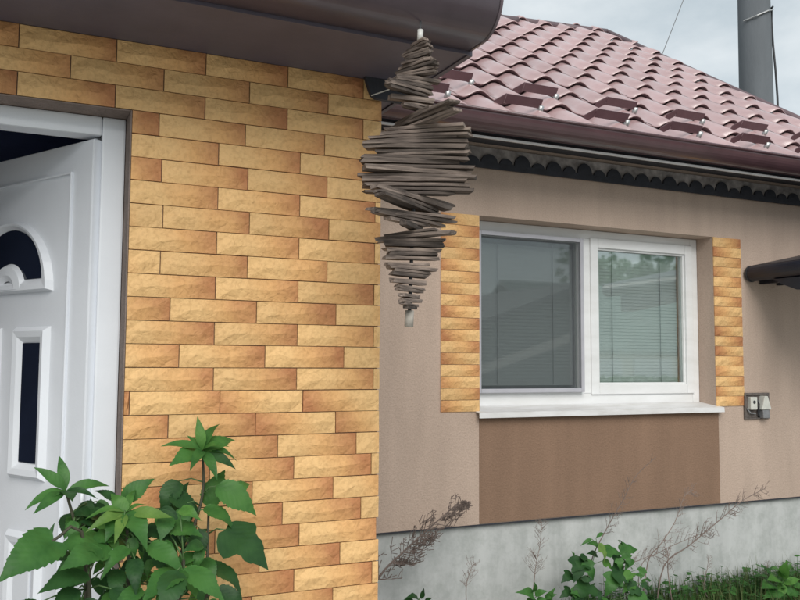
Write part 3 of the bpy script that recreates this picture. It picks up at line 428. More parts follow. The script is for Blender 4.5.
# eave: soffit boards, half-round gutter, roof slope
EX, SZ = 1.2, 2.446
soff = MB()
roofn = None
MB().box(-1.7, EX, 2.09, Y1+.005, SZ, SZ+.018).build('soffit_board', 'soffit', near, bevel=.002)
MB().box(1.076, EX, Y1+.0065, 4.1, SZ+.001, SZ+.018).build('soffit_board', 'soffit', near, bevel=.002)
MB().box(-1.7, EX+.004, 2.082, 2.0895, SZ-.004, 2.66).build('fascia', 'soffit', near)
MB().box(EX+.0005, EX+.016, 2.09, 4.1, SZ-.004, 2.62).build('verge_board', 'soffit', near)
def half_gutter(name, x0, x1, yc, zc, r, mt, parent, th=.004, lip=.008, n=16):
    pr = [(yc+r*math.cos(math.pi+math.pi*i/n), zc+r*math.sin(math.pi+math.pi*i/n)) for i in range(n+1)]
    inn = [(yc+(r-th)*math.cos(2*math.pi-math.pi*i/n), zc+(r-th)*math.sin(2*math.pi-math.pi*i/n)) for i in range(n+1)]
    g_ = MB().extrude(pr+inn, 'x', x0, x1).build(name, mt, parent)
    MB().tube([(x0, yc-r-.002, zc), (x1, yc-r-.002, zc)], lip, 8).build('gutter_bead', mt, g_, smooth=True)
    for xe in (x0, x1):
        cap = [(yc+(r+.003)*math.cos(math.pi+math.pi*i/n), zc+(r+.003)*math.sin(math.pi+math.pi*i/n)) for i in range(n+1)]
        MB().extrude(cap, 'x', xe-.006, xe+.006).build('gutter_end', mt, g_)
    return g_
gp = [(2.0815, 2.60), (2.0815, 2.452)]+[(2.01+.105*math.cos(R(-90-6*i)), 2.557+.105*math.sin(R(-90-6*i))) for i in range(16)]
gi = [(p[0]+(.004 if p[0] < 2.05 else -.004), p[1]+.004) for p in reversed(gp)]
ng = MB().extrude(gp+gi, 'x', -1.7, EX).build('gutter', 'gutter', near, smooth=True)
MB().tube([(-1.7, 1.9, 2.56), (EX, 1.9, 2.56)], .009, 8).build('gutter_bead', 'gutter', ng, smooth=True)
MB().extrude(gp, 'x', EX-.004, EX+.008).build('gutter_end', 'gutter', ng)
for bx in (-.9, -.35):
    gb = [(p[0]-(.003 if p[0] < 2.05 else 0), p[1]-.003) for p in gp[1:]]
    MB().extrude(gb+list(reversed([(p[0]+.0025, p[1]+.0025) for p in gb])), 'x', bx, bx+.02).build('gutter_bracket', 'gutter', ng)
MB().extrude([(1.985, 2.60), (1.985, 2.63), (4.6, 4.35), (4.6, 4.32)], 'x', -1.75, EX+.03).build('roof', 'guard', near)
# dark corner block under the soffit and a loose wire
MB().extrude([(1.008, SZ-.001), (1.022, 2.405), (1.03, 2.388), (1.045, 2.380), (1.196, 2.376), (1.196, SZ-.001)], 'y', Y1-.022, Y1-.006).build('corner_board', 'dark', near)
MB().tube([(1.025, Y1-.03, 2.384), (1.06, 2.33, 2.392), (1.08, 2.28, 2.41), (1.09, 2.25, 2.444)], .002, 6).build('loose_wire', 'metal', near)

# ------------------------------------------------------------------ far house
Y2 = 4.137
far = thing('stucco_house', 'tan rendered house with red brown tiled roof, white window and grey plinth', 'house', (3.4, Y2+.2, GZ))
WX0, WX1, WZ0, WZ1 = 2.453, 4.227, 1.285, 2.396
fw = wall_with_hole(CX, 7.2, .667, 2.9, Y2, Y2+.32, WX0, WX1, WZ0, WZ1).build('wall', 'tan', far)
MB().box(CX, 7.2, Y2+.022, Y2+.30, GZ-.02, .6665).build('plinth', 'plinth', far)
MB().box(2.449, 4.243, Y2-.004, Y2+.02, .670, 1.262).build('apron_panel', 'panel', far, bevel=.002)
MB().box(CX, 7.2, Y2-.003, Y2+.021, .6585, .6664).build('shadow_strip', 'dark', far)  # dark strip painting the shadow line under the render's overhang above the plinth
MB().box(7.2005, 7.23, Y2+.02, 9.0, GZ, 2.9).build('end_wall', 'tan', far)
for x0, off in ((2.2035, 0), (4.2275, 1)):
    for k in range(17):
        lay(x0, x0+TL, x0, WZ1-.0325-.0652*k, fw, (k+off) % 2 == 0, Y2-.011)
# window
YW = Y2+.14
win = MB().box(WX0+.002, WX1-.002, YW+.072, YW+.078, WZ0+.012, WZ0+.03).build('window', 'white', far)
def wbar(name, x0, x1, z0, z1, y0=0, y1=.07, mt='white', bev=.004): return MB().box(x0, x1, YW+y0, YW+y1, z0, z1).build(name, mt, win, bevel=bev)
FX0, FX1, FZ0, FZ1 = WX0+.002, WX1-.002, WZ0+.018, WZ1-.002
wbar('frame', FX0, FX0+.058, FZ0, FZ1); wbar('frame', FX1-.058, FX1, FZ0, FZ1)
wbar('frame', FX0+.0585, FX1-.0585, FZ1-.052, FZ1); wbar('frame', FX0+.0585, FX1-.0585, FZ0, FZ0+.072)
MX = 3.308
wbar('mullion', MX-.031, MX+.031, FZ0+.0725, FZ1-.0525)
def sash(x0, x1, z0, z1, wd=.06, y0=-.012):
    wbar('sash', x0, x0+wd, z0, z1, y0, .05); wbar('sash', x1-wd, x1, z0, z1, y0, .05)
    wbar('sash', x0+wd+.0005, x1-wd-.0005, z1-wd, z1, y0, .05); wbar('sash', x0+wd+.0005, x1-wd-.0005, z0, z0+wd, y0, .05)
    # glazing bead and pane
    g0, g1, h0, h1 = x0+wd, x1-wd, z0+wd, z1-wd
    for (a, b_, c, d) in ((g0, g0+.012, h0, h1), (g1-.012, g1, h0, h1), (g0+.0122, g1-.0122, h1-.012, h1), (g0+.0122, g1-.0122, h0, h0+.012)):
        wbar('glazing_bead', a, b_, c, d, .004, .022, 'white', .002)
    MB().box(g0+.002, g1-.002, YW+.024, YW+.028, h0+.002, h1-.002).build('window_pane', 'glass', win)
sash(MX+.026, FX1-.052, FZ0+.066, FZ1-.047)
sash(FX0+.052, MX-.026, FZ0+.066, FZ1-.047, .026, .0)
# insect screen over the left light
sx0, sx1, sz0, sz1 = FX0+.05, MX-.045, FZ0+.082, FZ1-.062
for (a, b_, c, d) in ((sx0, sx0+.024, sz0, sz1), (sx1-.024, sx1, sz0, sz1), (sx0+.0242, sx1-.0242, sz1-.024, sz1), (sx0+.0242, sx1-.0242, sz0, sz0+.024)):
    wbar('screen_frame', a, b_, c, d, -.034, -.014, 'screenframe', .003)
ms, t, bb = new_mat('insect mesh'); nn = t.nodes
tr = nn.new('ShaderNodeBsdfTransparent'); mxs = nn.new('ShaderNodeMixShader'); mxs.inputs[0].default_value = .27
bb.inputs['Base Color'].default_value = (.10, .11, .12, 1); bb.inputs['Roughness'].default_value = .8
lk(t, tr.outputs[0], mxs.inputs[1]); lk(t, bb.outputs[0], mxs.inputs[2]); lk(t, mxs.outputs[0], nn['Material Output'].inputs[0])
MB().box(sx0+.02, sx1-.02, YW-.026, YW-.0245, sz0+.02, sz1-.02).build('insect_screen', ms, win)
# venetian blinds behind both panes
for (a, b_) in ((FX0+.08, MX-.055), (MX+.09, FX1-.115)):
    mb = MB(); z = FZ0+.135
    while z < FZ1-.11:
        tl = R(82); c, s_ = .0125*math.cos(tl), .0125*math.sin(tl)
        mb.add([(a, YW+.075-c, z-s_), (b_, YW+.075-c, z-s_), (b_, YW+.075+c, z+s_), (a, YW+.075+c, z+s_), (a, YW+.0758-c, z-s_), (b_, YW+.0758-c, z-s_), (b_, YW+.0758+c, z+s_), (a, YW+.0758+c, z+s_)],
               [(0,1,2,3),(7,6,5,4),(0,4,5,1),(1,5,6,2),(2,6,7,3),(3,7,4,0)]); z += .0212
    bl = mb.build('blind_slats', 'blind', win); tag(bl, kind='stuff')
    for q in (.22, .78):
        x = a+(b_-a)*q; MB().tube([(x, YW+.060, FZ0+.13), (x, YW+.060, FZ1-.1)], .0022, 5).build('blind_cord', 'greyplastic', win)
# sill
sil = MB().extrude([(YW-.002, WZ0+.026), (Y2-.045, WZ0-.001), (Y2-.047, WZ0-.032), (Y2-.043, WZ0-.032), (Y2-.041, WZ0-.006), (YW-.002, WZ0+.017)], 'x', WX0-.028, WX1+.026)
sil.build('sill', 'sill', win)
# room behind the window
rm = MB(); rm.box(CX+.3, 6.9, 7.0, 7.05, .7, 2.9); rm.box(CX+.3, 6.9, Y2+.33, 7.0, .7, .72); rm.box(CX+.3, 6.9, Y2+.33, 7.0, 2.82, 2.85); rm.box(CX+.25, CX+.3, Y2+.33, 7.0, .7, 2.85); rm.box(6.9, 6.95, Y2+.33, 7.0, .7, 2.85)
rm.build('room', 'room', far)
# open junction box beside the window
jx0, jx1, jz0, jz1 = 4.468, 4.694, 1.20, 1.372
jb = MB()
for (a, b_, c, d) in ((jx0, jx0+.012, jz0, jz1), (jx1-.012, jx1, jz0, jz1), (jx0+.0122, jx1-.0122, jz1-.014, jz1), (jx0+.0122, jx1-.0122, jz0, jz0+.008)): jb.box(a, b_, Y2-.014, Y2+.002, c, d)
jb.box(jx0+.0125, jx1-.0125, Y2-.003, Y2+.001, jz0+.0085, jz1-.0145)
box = jb.build('junction_box', 'boxhole', far)
MB().box(4.505, 4.565, Y2-.03, Y2-.0035, 1.262, 1.345).build('socket', 'terminal', box, bevel=.004)
MB().tube([(4.536, Y2-.034, 1.312), (4.536, Y2-.0305, 1.312)], .011, 12).build('socket_hole', 'wire', box)
MB().extrude([(4.585, 1.262), (4.612, 1.352), (4.64, 1.352), (4.672, 1.262)], 'y', Y2-.05, Y2-.0035).build('cable_hood', 'terminal', box, bevel=.004)
MB().extrude([(4.602, 1.205), (4.596, 1.2605), (4.656, 1.2605), (4.66, 1.205)], 'y', Y2-.045, Y2-.004).build('plug', 'greyplastic', box, bevel=.004)
MB().tube([(4.572, Y2-.01, 1.345), (4.578, Y2-.03, 1.30), (4.582, Y2-.02, 1.23), (4.60, Y2-.012, 1.212)], .006, 6).build('cable', 'wire', box)
MB().tube([(4.49, Y2-.008, 1.27), (4.51, Y2-.02, 1.24), (4.56, Y2-.016, 1.235)], .005, 6).build('cable', 'greyplastic', box)
# eave
GX0, GX1 = CX+.13, 6.6
half_gutter('gutter', GX0, GX1, 3.714, 2.838, .083, 'fargutter', far, lip=.009)
MB().box(GX0, GX1, 3.80, 3.822, 2.765, 2.90).build('fascia', 'dark', far)
MB().box(GX0, GX1, 3.752, 3.764, 2.728, 2.740).build('edge_strip', 'palestrip', far)
MB().extrude([(3.80, 2.745), (3.80, 2.762), (Y2, 2.835), (Y2, 2.815)], 'x', GX0, GX1).build('soffit', 'dark', far)
MB().box(CX+.135, 6.6, Y2-.012, Y2-.0005, 2.70, 2.79).build('frieze_board', 'palewood', far)
# fretwork edging: a dark board with bumps, large and small by turns, each bump a piece
fz = MB().box(CX+.135, 6.6, Y2-.026, Y2-.0125, 2.668, 2.703).build('fretwork', 'dark', far)
x = CX+.20; k = 0
while x < 6.5:
    r_ = .054 if k % 2 else .042; hh = (.06 if k % 2 else .036)*random.uniform(.75, 1.1)
    pr = [(x+r_*math.cos(math.pi*i/10), 2.7032+hh*math.sin(math.pi*i/10)) for i in range(11)]
    MB().extrude(pr, 'y', Y2-.025, Y2-.0135).build('scallop', 'dark', fz); x += .112; k += 1
# roof tiles
AL = R(34.54); TW, TS = .275, .33296
RY0, RZ0, RU0 = 4.5604, 3.4103-.028, 3.7445
sa = Vector((0, math.cos(AL), math.sin(AL))); sn = Vector((0, -math.sin(AL), math.cos(AL)))
base = Vector((0, RY0, RZ0))
# roof outline in plan: verge from the ridge end down to the eave, ridge running left
VA, VB = Vector((5.60, 6.885)), Vector((5.99, 3.72)); RL = Vector((.9, 5.56))
deck = MB()
def onroof(x, y, d=0): return Vector((x, y, RZ0+(y-RY0)*math.tan(AL)))+sn*d
pl = [onroof(GX0, 3.76, -.03), onroof(VB.x, 3.76, -.03), onroof(VA.x, VA.y, -.03), onroof(RL.x+.2, RL.y, -.03)]
deck.add([p for p in pl]+[p-sn*.06 for p in pl], [(0,1,2,3),(7,6,5,4)]+[(i, (i+1) % 4, (i+1) % 4+4, i+4) for i in range(4)])
roof = deck.build('roof', 'guard', far)
bk = MB(); q0, q1 = pl[3], pl[2]
e0, e1 = Vector((q0.x, q0.y+3.2, q0.z-2.2)), Vector((q1.x+.3, q1.y+3.2, q1.z-2.2))
bk.add([q0+sn*.001, q1+sn*.001, e1, e0, q0-Vector((0, 0, .06)), q1-Vector((0, 0, .06)), e1-Vector((0, 0, .06)), e0-Vector((0, 0, .06))], [(0,1,2,3),(7,6,5,4),(0,4,5,1),(1,5,6,2),(2,6,7,3),(3,7,4,0)])
bk.build('roof_back', 'guard', far)
MB().add([(5.75, 3.95, 2.88), (5.6, 6.885, 2.88), (5.6, 6.885, 4.85)], [(0, 1, 2)]).add([(5.74, 3.95, 2.88), (5.59, 6.885, 2.88), (5.59, 6.885, 4.85)], [(2, 1, 0)]).build('gable', 'tan', far)
def crest(u):                                # u in -0.5..0.5 about the crest
    c = math.cos(2*math.pi*u); return .044*((.5+.5*c)**1.6)-.012*math.exp(-((u+.28)/.13)**2)
def roof_tile_mesh():
    n = 12; vs = []; fs = []
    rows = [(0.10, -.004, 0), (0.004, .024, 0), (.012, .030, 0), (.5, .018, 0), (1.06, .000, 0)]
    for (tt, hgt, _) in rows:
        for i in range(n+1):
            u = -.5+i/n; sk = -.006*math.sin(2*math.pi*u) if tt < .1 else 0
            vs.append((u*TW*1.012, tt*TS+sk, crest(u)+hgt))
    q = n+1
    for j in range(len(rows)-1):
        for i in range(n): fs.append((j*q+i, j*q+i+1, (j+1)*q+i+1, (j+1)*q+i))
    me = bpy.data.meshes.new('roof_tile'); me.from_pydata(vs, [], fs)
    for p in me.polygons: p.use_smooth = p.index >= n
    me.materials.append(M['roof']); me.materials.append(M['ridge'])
    for p in me.polygons[:n]: p.material_index = 1  # front lips in darker brown: shade at each step put into the colour
    return me
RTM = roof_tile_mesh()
rot = Matrix(((1, 0, 0, 0), (0, sa.y, sn.y, 0), (0, sa.z, sn.z, 0), (0, 0, 0, 1)))
rr = random.Random(5); ntile = 0; guards = []
def verge_x(y): return VA.x+(VB.x-VA.x)*(VA.y-y)/(VA.y-VB.y)
def ridge_y(x): return RL.y+(VA.y-RL.y)*(x-RL.x)/(VA.x-RL.x)
def clip(me, mw, co, no):
    bm = bmesh.new(); bm.from_mesh(me); inv = mw.inverted()
    bmesh.ops.bisect_plane(bm, geom=bm.verts[:]+bm.edges[:]+bm.faces[:], plane_co=inv @ co, plane_no=(inv.to_3x3() @ no), clear_outer=True)
    if not bm.faces: bm.free(); return None
    m2 = bpy.data.meshes.new('roof_tile'); bm.to_mesh(m2); bm.free()
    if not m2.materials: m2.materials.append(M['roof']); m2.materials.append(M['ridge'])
    return m2
vn = Vector(((VA-VB).y, -(VA-VB).x, 0)).normalized(); rn = Vector((-(VA-RL).y, (VA-RL).x, 0)).normalized()
for k in range(-3, 10):
    for j in range(-11, 12):
        p = base+sa*(TS*k)+Vector((RU0+TW*j, 0, 0))
        top = p+sa*TS
        if p.x < GX0+.1 or p.x-TW/2 > max(verge_x(p.y), verge_x(top.y)) or p.y > ridge_y(p.x+.3): continue
        jit = Matrix.Rotation(rr.uniform(-.012, .012), 4, 'Z') @ Matrix.Rotation(rr.uniform(-.014, .014), 4, 'Y')
        mw = T(*p) @ rot @ jit @ T(0, 0, rr.uniform(-.002, .002))
        me = RTM
        if p.x+TW > min(verge_x(p.y), verge_x(top.y)): me = clip(me, mw, Vector((VA.x, VA.y, 0)), vn)
        if me and top.y+.1 > min(ridge_y(p.x-.2), ridge_y(p.x+.2)): me = clip(me, mw, Vector((VA.x, VA.y, 0)), rn)
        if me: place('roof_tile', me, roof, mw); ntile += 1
# verge and ridge caps
MB().tube([onroof(VB.x, VB.y, .02), onroof(VA.x, VA.y, .025)], .034, 8).build('verge_cap', 'ridge', roof, smooth=True)
d_ = (RL-VA); cap = [VA+d_*(i/7) for i in range(8)]
for a, c in zip(cap[:-1], cap[1:]):
    MB().tube([onroof(a.x, a.y, .01), onroof(c.x, c.y, .01)+Vector((0, 0, .006))], [.052, .044], 8).build('ridge_cap', 'ridge', roof, smooth=True)
# snow guards: bent flat bars on the two lowest courses
def guard_mesh():
    mb = MB()
    mb.box(-.115, .115, -.006, .0, .072, .124)             # upright bar
    mb.add([(-.165, .02, .02), (-.165, .02, .07), (-.115, .0, .124), (-.115, .0, .072), (-.165, .026, .02), (-.165, .026, .07), (-.115, .006, .124), (-.115, .006, .072)], [(0,1,2,3),(7,6,5,4),(0,4,5,1),(1,5,6,2),(2,6,7,3),(3,7,4,0)])
    mb.box(-.166, -.135, .0, .03, .012, .03)
    return mb.mesh('snow_guard', 'guard', bevel=.001)
GM = guard_mesh(); BM_ = MB().tube([(.118, -.004, .03), (.118, -.004, .088)], .016, 8).mesh('bolt', 'bolt', smooth=True)
for (gx, k) in [(x_+d_, k_) for x_ in (1.95, 2.53, 3.13, 3.69, 4.26, 4.83, 5.38) for d_, k_ in ((0, -2.58), (.30, -1.58))]:
    p = base+sa*(TS*k)+Vector((gx, 0, 0))
    gd = place('snow_guard', GM, roof, T(*p) @ rot)
    place('guard_bolt', BM_, roof, T(*p) @ rot)

# ------------------------------------------------------------------ small canopy on the right of the far wall
can = thing('canopy', 'dark canopy with round gutter jutting from tan wall at right edge', 'canopy', (4.9, 3.9, 2.1))
gx, gz = 4.545, 2.165
pr = [(gx+.052*math.cos(2*math.pi*i/18), gz+.052*math.sin(2*math.pi*i/18)) for i in range(18)]
gt = MB().extrude(pr, 'y', 3.0, Y2-.03).build('canopy_gutter', 'navy', can)
MB().extrude([(gx+.056*math.cos(2*math.pi*i/18), gz+.056*math.sin(2*math.pi*i/18)) for i in range(18)], 'y', Y2-.0295, Y2-.018).build('gutter_end', 'wire', gt)
MB().extrude([(4.575, 2.20), (4.575, 2.225), (5.9, 2.50), (5.9, 2.475)], 'y', 2.9, Y2-.004).build('canopy_sheet', 'navy', can)
MB().box(4.64, 4.68, 3.05, Y2-.004, 2.10, 2.198).build('rafter', 'navy', can, bevel=.003)
MB().extrude([(3.92, 2.11), (3.84, 2.07), (3.74, 2.03), (3.2, 1.98), (3.2, 2.11)], 'x', 4.52, 4.63).build('bracket', 'navy', can)
MB().box(4.80, 4.84, 3.05, Y2-.004, 2.10, 2.24).build('rafter', 'navy', can, bevel=.003)

# ------------------------------------------------------------------ hanging wooden wind spinner
AX = Vector((.986, 1.97, 2.41)); AB = Vector((.957, 1.97, 1.645))
def axis_at(z): return AX+(AB-AX)*((AX.z-z)/(AX.z-AB.z))
spin = thing('wind_spinner', 'weathered grey wooden slat spinner hanging in a twist from the near eave', 'wind spinner', (AX.x, AX.y, 2.44))
MB().tube([axis_at(2.40), axis_at(1.66)], .005, 8).build('rod', 'wire', spin)
MB().tube([axis_at(2.437), axis_at(2.409)], .008, 10).build('hanger_tube', 'metal', spin, smooth=True)
MB().tube([axis_at(2.462), axis_at(2.436)], .0025, 6).build('hook', 'wire', spin)
MB().tube([axis_at(1.688), axis_at(1.646)], .0118, 12).build('end_peg', 'woodlight', spin, smooth=True)
def sil(z):
    for (a, b_) in zip(SPIN[:-1], SPIN[1:]):
        if a[0] >= z >= b_[0]:
            f = (a[0]-z)/(a[0]-b_[0]); return a[1]+(b_[1]-a[1])*f, a[2]+(b_[2]-a[2])*f
    return SPIN[-1][1:] if z < SPIN[-1][0] else SPIN[0][1:]
def twist(z):                               # angle to the picture plane, a slow helix with quick turns at the two waists
    for (za, zb, a, b_) in ((2.41, 2.24, -62, 40), (2.24, 2.208, 40, 78), (2.208, 1.92, -46, 46), (1.92, 1.893, 46, 80), (1.893, 1.68, -40, 58)):
        if za >= z >= zb: return a+(b_-a)*(za-z)/(za-zb)
    return 40
rs = random.Random(11); z = 2.402
RGT = Vector((.9038, -.428, 0)).normalized(); DEP = Vector((.428, .9038, 0)).normalized()
left = 0; off = 0; sl_ = sr_ = 1
while z > 1.693:
    th = rs.uniform(.0062, .0098)
    if rs.random() < .12: th *= 1.5
    lo, hi = sil(z)
    if left <= 0:
        left = rs.choice((3, 4, 5, 6, 7)); off = rs.uniform(-30, 30); sl_, sr_ = rs.uniform(.9, 1.06), rs.uniform(.9, 1.06)
        if rs.random() < .4: z -= .006
    left -= 1; a = R(twist(z)+off+rs.uniform(-4, 4)); lo *= sl_*rs.choice((rs.uniform(.95, 1.03), rs.uniform(.72, 1))); hi *= sr_*rs.choice((rs.uniform(.95, 1.03), rs.uniform(.72, 1)))
    ca = max(math.cos(a), .58); wd = .018+.024*min(1, (hi-lo)/.25)
    dv = (RGT*math.cos(a)+DEP*math.sin(a)); nv = Vector((-dv.y, dv.x, 0))
    c = axis_at(z); l0, l1 = lo/ca+rs.uniform(-.004, .004), hi/ca+rs.uniform(-.004, .004)
    tilt = rs.uniform(-.035, .035)
    mw = Matrix(((dv.x, nv.x, 0, c.x), (dv.y, nv.y, 0, c.y), (0, 0, 1, c.z), (0, 0, 0, 1))) @ Matrix.Rotation(tilt, 4, 'Y') @ Matrix.Rotation(rs.uniform(-.1, .1), 4, 'X')
    h = th*.46; vs = []; k = 5
    for i in range(k+1):
        f = i/k; x = l0+(l1-l0)*f; e = .82 if i in (0, k) else 1
        j = [rs.uniform(-.0014, .0014) for _ in range(6)]
        ex = [rs.uniform(-.009, .005) if i in (0, k) else 0 for _ in range(4)]
        vs += [(x+ex[0], -wd/2*e+j[0], -h+j[1]*.6), (x+ex[1], wd/2*e+j[2], -h+j[3]*.6), (x+ex[2], wd/2*e+j[2], h+j[4]*.6), (x+ex[3], -wd/2*e+j[0], h+j[5]*.6)]
    fs = [(3, 2, 1, 0), (4*k, 4*k+1, 4*k+2, 4*k+3)]
    for i in range(k):
        for q in range(4): fs.append((4*i+q, 4*i+(q+1) % 4, 4*i+4+(q+1) % 4, 4*i+4+q))
    place('slat', MB().add(vs, fs).mesh('slat', 'wood'), spin, mw)
    z -= th+rs.uniform(.0004, .0022)

# ------------------------------------------------------------------ utility pole and cables
pole = thing('utility_pole', 'round grey concrete utility pole rising behind the tiled roof', 'pole', (7.43, 6.6, GZ))
pb = Vector((7.43, 6.6, GZ)); pt = Vector((7.443, 6.6, 8.2))
MB().tube([pb+(pt-pb)*f for f in (0, .25, .5, .75, 1)], [.205, .19, .178, .166, .155], 28).build('shaft', 'concrete', pole, smooth=True)
def poff(x, y, z): return Vector((7.43+x, 6.6+y, z))
MB().tube([poff(.10, -.17, 5.47), poff(.165, -.10, 5.50), poff(.176, -.084, 5.35), poff(.185, -.088, 5.1), poff(.203, -.096, 4.8), poff(.214, -.102, 4.5), poff(.217, -.104, 4.2), poff(.2, -.096, 2.4)], .012, 8).build('cable', 'wire', pole, smooth=True)
MB().tube([poff(-.19+.012*0, -.03, 5.31), poff(-.12, -.155, 5.34), poff(0, -.195, 5.40), poff(.12, -.155, 5.45), poff(.19, -.03, 5.47)], .009, 6).build('band', 'bolt', pole)
tag(MB().tube([Vector((7.40, 6.5, 7.9))+(Vector((6.55, 7.35, 4.62))-Vector((7.40, 6.5, 7.9)))*(i/12)-Vector((0, 0, .12*math.sin(math.pi*i/12))) for i in range(13)], .0045, 6).build('overhead_cable', 'greyplastic'),
    'thin dark cable running from the sky down behind the tiled roof', 'cable')

# ------------------------------------------------------------------ leaves and plants
def leaf_mesh(kind, mt, var=0):
    """leaf of unit length along x, across y, up z; kind 0 narrow, 1 ovate toothed, 2 three-lobed, 3 broad heart"""
    W = {0: [(0, 0), (.18, .10), (.30, .15), (.42, .165), (.55, .155), (.70, .115), (.85, .06), (1, 0)],
         1: [(0, .0), (.06, .17), (.13, .235), (.22, .285), (.32, .315), (.34, .295), (.45, .30), (.47, .275), (.58, .255), (.60, .225), (.71, .185), (.73, .155), (.85, .08), (1, 0)],
         2: [(0, .0), (-.05, .16), (.02, .30), (.14, .42), (.30, .50), (.36, .44), (.42, .30), (.50, .27), (.58, .285), (.70, .22), (.72, .18), (.84, .10), (1, 0)],
         3: [(0, .0), (-.08, .16), (-.06, .30), (.05, .39), (.18, .43), (.32, .43), (.34, .40), (.47, .375), (.49, .345), (.62, .29), (.64, .255), (.77, .18), (.79, .15), (.88, .08), (1, 0)]}[kind]
    if kind in (1, 3):                      # saw-toothed margin
        pr_ = [(0, 0)]+[p for p in W if p[0] < .1 and p[1] > 0]; x0_ = pr_[-1][0]; sm_ = [p for p in W]
        def wid(x):
            for (a, b_) in zip(sm_[:-1], sm_[1:]):
                if a[0] <= x <= b_[0] and b_[0] > a[0]: return a[1]+(b_[1]-a[1])*(x-a[0])/(b_[0]-a[0])
            return 0
        for i in range(9):
            xa = x0_+(.97-x0_)*(i+.75)/9; pr_ += [(xa, wid(xa)*1.01+.006), (xa+.012, max(.004, wid(xa+.012)*.94-.004))]
        W = pr_+[(1, 0)]
    cu, wv, fo = ((.22, .02, .30), (.42, .035, .42), (.06, .03, .2))[var]
    def zz(x, y): return .10*math.sin(min(1, max(0, x))*math.pi*.9)-cu*max(0, x)**2+fo*abs(y)-.6*abs(y)**2+wv*math.sin(9*x+2*var)*(.3+2*abs(y))
    mid = [(max(0, min(1, x)), 0) for x, _ in W]
    vs = [(x, 0, zz(x, 0)) for x, _ in mid]
    n_ = len(W); vs += [(x, y, zz(x, y)) for x, y in W]+[(x, -y, zz(x, y)+.01) for x, y in W]
    fs = []
    for i in range(n_-1):
        fs.append((i, n_+i, n_+i+1, i+1)); fs.append((i+1, 2*n_+i+1, 2*n_+i, i))
    me = bpy.data.meshes.new('leaf'); me.from_pydata(vs, [], fs); bm = bmesh.new(); bm.from_mesh(me)
    bmesh.ops.remove_doubles(bm, verts=bm.verts, dist=1e-4); bmesh.ops.recalc_face_normals(bm, faces=bm.faces)
    for f in bm.faces: f.smooth = True
    bm.to_mesh(me); bm.free(); me.materials.append(M[mt]); return me
LM = {(k, c, v): leaf_mesh(k, 'leaf%d' % c, v) for k in range(4) for c in range(4) for v in range(3)}
rl = random.Random(21)
def put_leaf(bt, tp, kind, col, parent, stretch=1.0):
    b_, t_ = Vector(bt), Vector(tp); d = t_-b_; ln = d.length*stretch*(1.14 if kind == 0 else 1); d.normalize()
    nrm = Vector((rl.uniform(-.35, .2), -.62+rl.uniform(-.25, .25), .75+rl.uniform(-.2, .2)))
    nrm = (nrm-d*nrm.dot(d)).normalized(); s_ = nrm.cross(d)
    mw = Matrix(((d.x, s_.x, nrm.x, b_.x), (d.y, s_.y, nrm.y, b_.y), (d.z, s_.z, nrm.z, b_.z), (0, 0, 0, 1))) @ Matrix.Diagonal((ln, ln*rl.uniform(.78, 1.02), ln, 1))
    place('leaf', LM[(kind, col, rl.randrange(3))], parent, mw)
def stem(pts, r0, r1, parent, mt, name='stem'):
    p = [Vector(q) for q in pts]; sm = []
    for i in range(len(p)-1):
        a = p[max(i-1, 0)]; e = p[min(i+2, len(p)-1)]
        for k in range(4):
            t_ = k/4; m0 = (p[i+1]-a)*.5; m1 = (e-p[i])*.5
            sm.append(p[i]*(2*t_**3-3*t_**2+1)+m0*(t_**3-2*t_**2+t_)+p[i+1]*(-2*t_**3+3*t_**2)+m1*(t_**3-t_**2))
    sm.append(p[-1]); n_ = len(sm)
    MB().tube(sm, [r0+(r1-r0)*i/(n_-1) for i in range(n_)], 6).build(name, mt, parent, smooth=True)
    return sm
shrub = thing('leafy_shrub', 'lush green broad leaved shrub growing against brick wall beside the white door', 'shrub', (.32, 2.12, GZ))
allst = []
for s_ in STEMS: allst += stem(s_, .006, .003, shrub, 'stem')
def nearest(p, pts): return min(pts, key=lambda q: (q-p).length+max(0, q.z-p.z)*.8)
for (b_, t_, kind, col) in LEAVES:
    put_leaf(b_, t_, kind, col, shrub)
    q = nearest(Vector(b_), allst)
    if (q-Vector(b_)).length > .012:
        mid = (q+Vector(b_))/2+Vector((0, 0, .008)); MB().tube([q, mid, Vector(b_)], [.0022, .0018, .0015], 5).build('leaf_stalk', 'greenstem', shrub, smooth=True)
for i in range(26):                         # lower leaves below the picture's edge
    b_ = Vector((rl.uniform(.12, .55), rl.uniform(2.0, 2.25), rl.uniform(.45, .95)))
    put_leaf(b_, b_+Vector((rl.uniform(-.1, .1), rl.uniform(-.09, .02), rl.uniform(-.05, .02))), 1, rl.choice((0, 0, 1)), shrub)
    q = nearest(b_, allst); MB().tube([q, b_], .002, 5).build('leaf_stalk', 'greenstem', shrub)
def weed(name, label, leaves, stems, loc, sc=.78):
    t_ = thing(name, label, 'weed', loc, 'green weeds along the plinth'); pts = []
    for s_ in stems: pts += stem(s_, .0035, .002, t_, 'greenstem')
    for (b_, tp, kind, col) in leaves:
        put_leaf(b_, tp, kind, col, t_, sc)
        q = nearest(Vector(b_), pts)
        if (q-Vector(b_)).length > .006: MB().tube([q, Vector(b_)], .0016, 5).build('leaf_stalk', 'greenstem', t_)
weed('leafy_weed', 'tallest green leafy weed below the window, in front of the grey plinth', WEED_LEAVES, WEED_STEMS, (3.03, 3.85, GZ))
def mids(L_): 
    n_ = len(L_); return Vector([sum(l[0][i] for l in L_)/n_ for i in range(3)])
